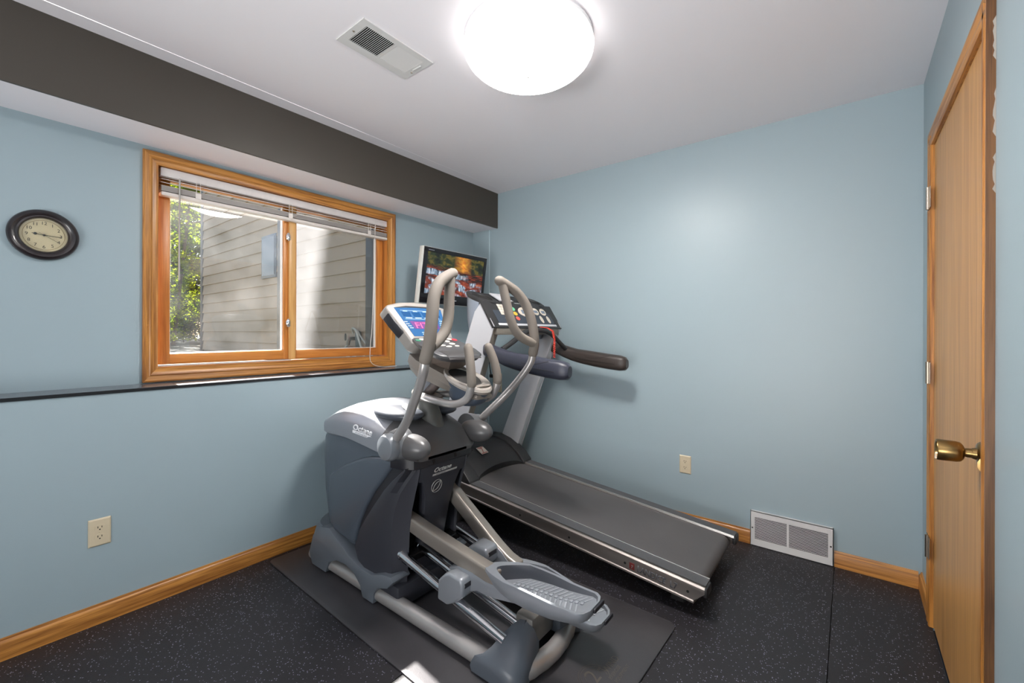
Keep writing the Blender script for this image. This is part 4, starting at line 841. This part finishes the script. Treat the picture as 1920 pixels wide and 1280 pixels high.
# fixed heart rate bars
FV = [(.035, -1.600, .950), (.075, -1.53, .952), (.095, -1.43, .948), (.097, -1.340, .945), (.090, -1.290, .955), (.082, -1.255, .980), (.084, -1.236, 1.020), (.084, -1.232, 1.045)]
FG = [(.084, -1.232, 1.035), (.082, -1.236, 1.075), (.078, -1.245, 1.115), (.072, -1.256, 1.15), (.065, -1.270, 1.186)]
for s in (-1, 1):
    fb = B().tube([P3(x, s*w, z) for w, x, z in FV], .0165, 14, sm=5).obj('heart_rate_bar', m_tube, el)
    B().tube([P3(x, s*w, z) for w, x, z in FG], .0195, 14, sm=4, cap='round').obj('foam_grip', m_foam, fb)
# display head: tilted plane
DN = Vector((.80, 0, .60)).normalized(); DU = Vector((-.60, 0, .80)).normalized(); DO = Vector(P3(-1.63, 0, 1.288))
def dp(w, v, d): return DO+DU*v+Vector((0, w, 0))+DN*d
out = [(-.100, -.135), (-.128, -.115), (-.150, -.03), (-.186, .075), (-.190, .094), (-.17, .108), (-.10, .128), (0, .136), (.10, .128), (.17, .108), (.190, .094), (.186, .075), (.150, -.03), (.128, -.115), (.100, -.135)]
m_con = mat('console_silver', (160, 154, 148), .36, metal=.2)
dh = B().prism(out, lambda u, v, t: dp(u, v, t), -.055, .012, .012, 3, .4).obj('display_head', m_con, el, ang=35)
B().prism([(-.146, .088), (-.105, -.078), (.105, -.078), (.146, .088), (0, .096)], lambda u, v, t: dp(u, v, t), .0122, .0132).obj('display_panel', mat('display_blue', (36, 88, 136), .28), dh)
B().prism([(-.148, .089), (-.07, .103), (.07, .103), (.148, .089), (.07, .094), (-.07, .094)], lambda u, v, t: dp(u, v, t), .012, .0138).obj('upper_slot', m_trim, dh)  # dark trim crescent along the panel's top edge
lm_ = mat('display_print', (206, 226, 240), .4); cyn = mat('display_window', (18, 70, 118), .25)
wn_ = B()
for k in range(4): wn_.prism([(-.116+k*.06, .066), (-.066+k*.06, .066), (-.066+k*.06, .038), (-.112+k*.06, .038)], lambda u, v, t: dp(u, v, t), .0132, .0136)
wn_.obj('readout', cyn, dh)
pr = B()
def bar(u0, u1, v, h=.004): pr.prism([(u0, v), (u1, v), (u1, v+h), (u0, v+h)], lambda u, v_, t: dp(u, v_, t), .0133, .0139)
for k in range(4): bar(-.104+k*.06, -.078+k*.06, .068, .003); bar(-.104+k*.056, -.066+k*.056, .028)
bar(-.118, .118, .074, .0012); bar(-.110, .110, .022, .0012)
for k in range(4): bar(-.126+k*.006, -.106+k*.006, .004-k*.012, .0035); bar(.096-k*.004, .118-k*.005, .012-k*.012, .0035)
for k in range(3): bar(-.05+k*.035, -.028+k*.035, -.058, .003); bar(-.05+k*.035, -.03+k*.035, -.068, .003)
pr.obj('lettering_bars', lm_, dh)
led = B().prism([(-.092, .010), (.080, .010), (.074, -.036), (-.080, -.036)], lambda u, v, t: dp(u, v, t), .0133, .0139).obj('led_window', mat('led_window_red', (104, 62, 122), .3), dh)
text('lettering', 'FIT', dp(-.072, -.031, .014), (0, 1, 0), DU, .048, mat('led_red', (230, 80, 120), .4, emit=(255, 90, 140), es=.45), led, .0004, squash=1.35)
for s in (-1, 1):
    B().prism([(s*.186, .062), (s*.172, .055), (s*.152, .020), (s*.144, -.022), (s*.147, -.052), (s*.156, -.03), (s*.172, .012)], lambda u, v, t: dp(u, v, t), -.045, .006, .004).obj('side_recess', m_trim, dh)
B().prism([(-.115, -.088), (0, -.094), (.115, -.088), (0, -.100)], lambda u, v, t: dp(u, v, t), .008, .013).obj('lower_slot', m_trim, dh)  # thin dark trim crescent just below the panel
# keypad shelf
def kp(x, w, d=0.): return P3(x, w, 1.225-.36*(x+1.565)+d)
ko = [(-1.585, .0), (-1.582, .09), (-1.565, .125), (-1.50, .142), (-1.42, .145), (-1.372, .130), (-1.350, .09), (-1.340, .0)]
ko = ko+[(x, -w) for x, w in ko[-2:0:-1]]
kb_ = B().loft([[kp(-1.46+(x+1.46)*.90, w*.9, -.030) for x, w in ko], [kp(x, w, -.014) for x, w in ko], [kp(x, w, -.004) for x, w in ko], [kp(-1.46+(x+1.46)*.96, w*.96, 0) for x, w in ko]], True).obj('keypad', mat('keypad_dark', (72, 72, 74), .4), el)
B().loft([[kp(-1.344+dx*.0, w_, -.012), kp(-1.36, w_*1.0, .0015), kp(-1.41, w_*1.05, .0015), kp(-1.42, w_*1.06, -.012)] for w_, dx in ((-.1, 0), (-.05, 0), (0, 0), (.05, 0), (.1, 0))], True).obj('wrist_rest', mat('wrist_grey', (70, 68, 68), .35), kb_)
m_btn = mat('button_pale', (222, 218, 206), .35)
def kbtn(x, w, m, rx=.008, rw=.015): return B().loft([[kp(x+rx*math.cos(t)*f_, w+rw*math.sin(t)*f_, d) for t in [2*math.pi*k/16 for k in range(16)]] for d, f_ in ((0, 1), (.0025, 1), (.0035, .7))], True).obj('button', m, kb_)
for k in range(5): kbtn(-1.545, -.085+k*.043, m_btn)
for k in range(3): kbtn(-1.515, -.045+k*.045, m_btn)
kbtn(-1.485, .048, m_btn, .009, .018); kbtn(-1.470, -.03, m_btn, .006, .022); kbtn(-1.455, .0, m_btn, .006, .018); kbtn(-1.458, .055, m_btn, .006, .014)
plab(kbtn(-1.535, .112, mat('button_red', (196, 60, 72), .35), .012, .016), 'red button'); plab(kbtn(-1.535, -.115, mat('button_green', (70, 140, 110), .35), .010, .014), 'green button')
B().loft([[kp(-1.52, -.075, -.025), kp(-1.52, .075, -.025), kp(-1.37, .07, -.028), kp(-1.37, -.07, -.028)], [P3(-1.55, -.055, 1.10), P3(-1.55, .055, 1.10), P3(-1.415, .04, 1.085), P3(-1.415, -.04, 1.085)]], True).obj('keypad_stem', mat('console_taupe', (104, 92, 84), .5), el)
# console body running down to the cup tray
m_body = mat('console_body_taupe', (126, 118, 110), .42)
body = [(-1.655, 1.150, 1.108, .075), (-1.63, 1.150, 1.080, .098), (-1.56, 1.122, 1.045, .116), (-1.48, 1.100, 1.028, .112), (-1.40, 1.068, 1.002, .098), (-1.33, 1.030, .985, .088), (-1.27, .998, .968, .074), (-1.235, .984, .966, .050)]
B().loft([[P3(x, -w*.86, zb), P3(x, w*.86, zb), P3(x, w, zb*.5+zt*.5), P3(x, w*.9, zt), P3(x, -w*.9, zt), P3(x, -w, zb*.5+zt*.5)] for x, zt, zb, w in body], True).obj('console_body', m_body, el, ang=30)
def tp(x, w, d=0.): return P3(x, w, 1.068-.42*(x+1.40)+d)
def tov(rx, rw, d, cx=-1.335): return [tp(cx+rx*math.cos(t), rw*math.sin(t), d) for t in [2*math.pi*k/32 for k in range(32)]]
tr2 = B().loft([tov(.108, .096, -.012), tov(.114, .102, .0), tov(.110, .098, .010), tov(.080, .072, .007, -1.35), tov(.074, .066, -.002, -1.355)], False).obj('tray_rim', mat('tray_silver', (166, 159, 152), .32, metal=.2), el)
B().loft([tov(.078, .070, .004, -1.353), tov(.060, .056, .0025, -1.355)], True).obj('cup_well', m_dark, tr2)
B().ell(tp(-1.262, .02, .008), .022, .045, .008).obj('thumb_rest', m_body, tr2)
B().loft([[P3(-1.335+rx*math.cos(t), rw*math.sin(t), z-sl*rx*math.cos(t)) for t in [2*math.pi*k/32 for k in range(32)]] for rx, rw, z, sl in ((.106, .094, 1.030, .42), (.098, .090, 1.000, .34), (.082, .080, .962, .2), (.060, .062, .938, .1), (.03, .04, .934, .0))], True).obj('cup_base', mat('cup_slate', (66, 76, 90), .3), el)
# floor level covers and frame
m_bc = m_base
for s in (-1, 1):
    sk = [(-2.26, .013), (-2.29, .07), (-2.25, .17), (-2.17, .235), (-2.09, .250), (-1.99, .205), (-1.90, .165), (-1.80, .140), (-1.72, .140), (-1.64, .170), (-1.575, .178), (-1.56, .160), (-1.60, .120), (-1.675, .095), (-1.70, .060), (-1.705, .013), (-1.79, .013), (-1.81, .060), (-1.86, .098), (-1.94, .115), (-2.02, .108), (-2.09, .075), (-2.12, .013)]
    B().prism(sk, XZ, EY+s*.135, EY+s*.232, .0035, 2, .35).obj('base_cover', m_bc, el, ang=30)
B().loft([bullet(-2.405, -2.18, .222, .013, kk=.9), bullet(-2.425, -2.18, .229, .06, kk=.9), bullet(-2.42, -2.18, .229, .12, kk=.9), bullet(-2.40, -2.18, .22, .18, kk=.9), bullet(-2.36, -2.18, .20, .22, kk=.8)], True).obj('nose_cover', m_bc, el, ang=35)
B().box(-1.72, -1.555, EY-.205, EY+.205, .025, .125, .012).obj('rear_crossmember', m_shelld, el)
TW = .192; cv = [(-2.31, -TW), (-1.9, -TW), (-1.2, -TW), (-1.02, -TW)]
cor = [(-.985+.09*math.sin(t), -TW+.09-.09*math.cos(t)) for t in [math.pi/2*k/6 for k in range(7)]]
right = [(-.893+.012*(1-(w/.1)**2), w) for w in (-.06, 0, .06)]
path = cv+cor+right+[(x, -w) for x, w in cor[::-1]]+[(x, -w) for x, w in cv[::-1]]
B().tube([P3(x, w, .046) for x, w in path], .033, 16).obj('base_tube', m_tube, el)
# rear corner covers and crossbeam that hold the rails
for s in (-1, 1):
    P = lambda x, w, z: P3(x, s*w, z)
    sec = [(.236, .013, .058, -1.085, -.930), (.232, .013, .078, -1.085, -.900), (.220, .013, .092, -1.055, -.884), (.195, .013, .112, -1.035, -.876), (.150, .030, .142, -1.018, -.880), (.105, .05, .160, -1.005, -.890), (.072, .060, .168, -.99, -.898)]
    B().loft([[P(x0, w, zb), P(x0-.008, w, zb*.6+zt*.4), P(x0+.012, w, zt-.004), P(x0+.035, w, zt), P(x1-.06, w, zt), P(x1-.022, w, zt*.82+zb*.18), P(x1, w, zt*.5+zb*.5), P(x1, w, zb)] for w, zb, zt, x0, x1 in sec], True).obj('corner_cover', mat('corner_slate', (84, 90, 98), .34) if s < 0 else bpy.data.materials['corner_slate'], el, ang=40)
B().box(-1.01, -.925, EY-.075, EY+.075, .07, .178, .014).obj('rear_crossbeam', mat('crossbeam_grey', (98, 95, 92), .4), el)
for w in (-.165, -.062, .062, .165):
    B().tube([P3(-1.60, w, .254), P3(-.985, w, .128)], .0192, 16).lathe([(0, 0), (.0215, 0), (.0215, .008), (0, .008)], P3(-1.588, w, .2515), (.98, 0, -.2), 16).obj('rail', m_chrome, el)
for s in (-1, 1):
    B().obox(P3(-1.575, s*.113, .235), (.028, 0, -.006), (0, .055, 0), (.004, 0, .018), .004).obj('rail_bracket', mat('gloss_black', (24, 24, 26), .15) if s < 0 else bpy.data.materials['gloss_black'], el)
# pedal arms, rollers and pedals (left high and level, right low and tilted)
def pedal_set(wc, arm, aw, toe, heel, rol, rw, link):
    # arm bar
    n = len(arm); up_, lo = [], []
    for i, (x, z) in enumerate(arm):
        a_ = arm[max(i-1, 0)]; b_ = arm[min(i+1, n-1)]; d = Vector((b_[0]-a_[0], b_[1]-a_[1])).normalized(); h = .034 if i < n-2 else .03
        up_.append((x-d.y*h, z+d.x*h)); lo.append((x+d.y*h, z-d.x*h))
    B().prism(up_+lo[::-1], XZ, EY+aw-.027, EY+aw+.027, .010, 3, .6).obj('pedal_arm', m_arm, el, ang=35)
    # roller housing with link
    x0, x1, z0, z1 = rol
    rb = B().prism([(x0, z0), (x0+.004, z0+(z1-z0)*.62), (x0+.045, z1-.010), (x0+.07, z1), (x1-.008, z1-.004), (x1, z1-.03), (x1-.004, z0+.055), (x1-.06, z0+.012), (x0+.055, z0-.004)], XZ, EY+rw-.038, EY+rw+.045, .012, 3, .5).obj('roller_housing', m_ped, el, ang=35)
    B().obox(P3(x1-.004, rw+.003, (z0+z1)/2+.032), (.004, 0, 0), (0, .028, 0), (0, 0, .010), .003).obj('roller_slot', m_trim, rb)
    lx = x1-.02
    B().prism([(x-.0, z) for x, z in link], XZ, EY+aw-.030, EY+aw+.022, .008, 2, .6).obj('pedal_link', m_ped, el, ang=35)
    # pedal: boat shaped tray
    L_ = heel[0]-toe[0]
    def rimz(t): return toe[1]+(heel[1]-toe[1])*t+.012*math.sin(math.pi*min(t*1.3, 1))
    outl = []
    N_ = 12
    hwf = lambda t: .082*min(1., (max(t, 0)*3.2)**.5)*(1-.10*max(0, t-.6)/.4)
    ts = [0, .015, .04, .08, .14, .22, .32, .45, .6, .75, .88, .96, 1.0]
    near = [(t, -hwf(t)) for t in ts]; near[-1] = (1.0, -hwf(1)*.82); heelp = [(1.022, -.035), (1.022, .035)]; far = [(t, -w) for t, w in near[::-1]]
    outl = near+heelp+far[:-1]
    def ring(inset, zf):
        res = []
        for t, w in outl:
            ii = inset(t) if callable(inset) else inset
            tt = t*(1-ii*1.6/L_)+ii*1.6/L_ if t < .5 else t-(ii/L_)*.5
            ww = w*(1-ii/.082)
            res.append(P3(toe[0]+tt*L_, wc+ww, zf(tt)))
        return res
    ins = lambda t: .013+.022*max(0, 1-t*3.2)
    zb = lambda t: rimz(t)-.02-.072*math.sin(math.pi*min(1, max(0, .12+t*.8)))**.8
    zfl = lambda t: rimz(t)-.006-.052*max(0, 1-max(0, t)**1.4)
    pb = B().loft([ring(.045, zb), ring(.018, lambda t: zb(t)*.75+rimz(t)*.25), ring(.0, lambda t: rimz(t)-.010), ring(.002, rimz), ring(ins, rimz)], False)
    pb = pb.obj('pedal', m_ped, el, ang=38)
    B().loft([ring(ins, lambda t: rimz(t)-.0005), ring(lambda t: ins(t)+.007, zfl)], False).obj('foot_well', m_peddk, pb, ang=38)
    fr_ = ring(lambda t: ins(t)+.006, lambda t: zfl(t)+.0006); b = B(); V = [b.bm.verts.new(p) for p in fr_]; k_ = len(near)
    for i in range(k_-1): b.face([V[i], V[i+1], V[len(V)-1-i] if i+0 < k_ else V[0], V[(len(V)-i) % len(V)]]) if 0 < i else b.face([V[0], V[1], V[-1]])
    b.face([V[k_-1], V[k_], V[k_+1], V[k_+2]])
    b.obj('footbed', m_ped, pb, ang=20)
    rib = B()
    for i in range(15):
        t = .30+i*.044; x = toe[0]+t*L_; h = hwf(t)*.70; z = zfl(t)+.0022; sl = (zfl(t+.02)-zfl(t-.02))/(.04*L_)
        for q in (-1, 1): rib.obox(P3(x+(.010 if q > 0 else -.004), wc+q*h*.60, z), Vector((.0028, 0, .0028*sl)), Vector((.008*1, q*h*.36, 0)), (0, 0, .0016))
        rib.obox(P3(x, wc, z+.0003), Vector((.005, 0, .005*sl)), (0, .005, 0), (0, 0, .0018))
    rib.obj('tread_ribs', mat('pedal_rib', (178, 182, 188), .3, metal=.3) if wc < 0 else bpy.data.materials['pedal_rib'], pb)
    hz = rimz(1.0)
    B().obox(P3(heel[0]+.012, wc+.02, hz-.010), (.005, 0, 0), (0, .034, 0), (0, 0, .008), .004).obj('heel_bumper', m_trim, pb)
pedal_set(-.120, [(-1.66, .40), (-1.57, .388), (-1.45, .366), (-1.33, .347), (-1.22, .330), (-1.12, .320), (-1.05, .315)], -.120, (-1.115, .345), (-.655, .366), (-1.315, -1.170, .168, .298), -.160,
          [(-1.30, .285), (-1.24, .308), (-1.17, .308), (-1.10, .296), (-1.02, .300), (-.90, .300), (-.84, .292), (-.90, .276), (-.97, .262), (-1.03, .250), (-1.09, .242), (-1.14, .242), (-1.18, .225), (-1.25, .23)])
pedal_set(.122, [(-1.66, .53), (-1.58, .472), (-1.47, .398), (-1.36, .325), (-1.27, .265), (-1.20, .232), (-1.14, .215)], .128, (-1.205, .240), (-.735, .166), (-1.384, -1.240, .180, .305), .062,
          [(-1.37, .285), (-1.33, .305), (-1.28, .303), (-1.22, .272), (-1.16, .225), (-1.06, .19), (-.98, .17), (-1.06, .15), (-1.14, .158), (-1.20, .18), (-1.25, .20), (-1.33, .22)])
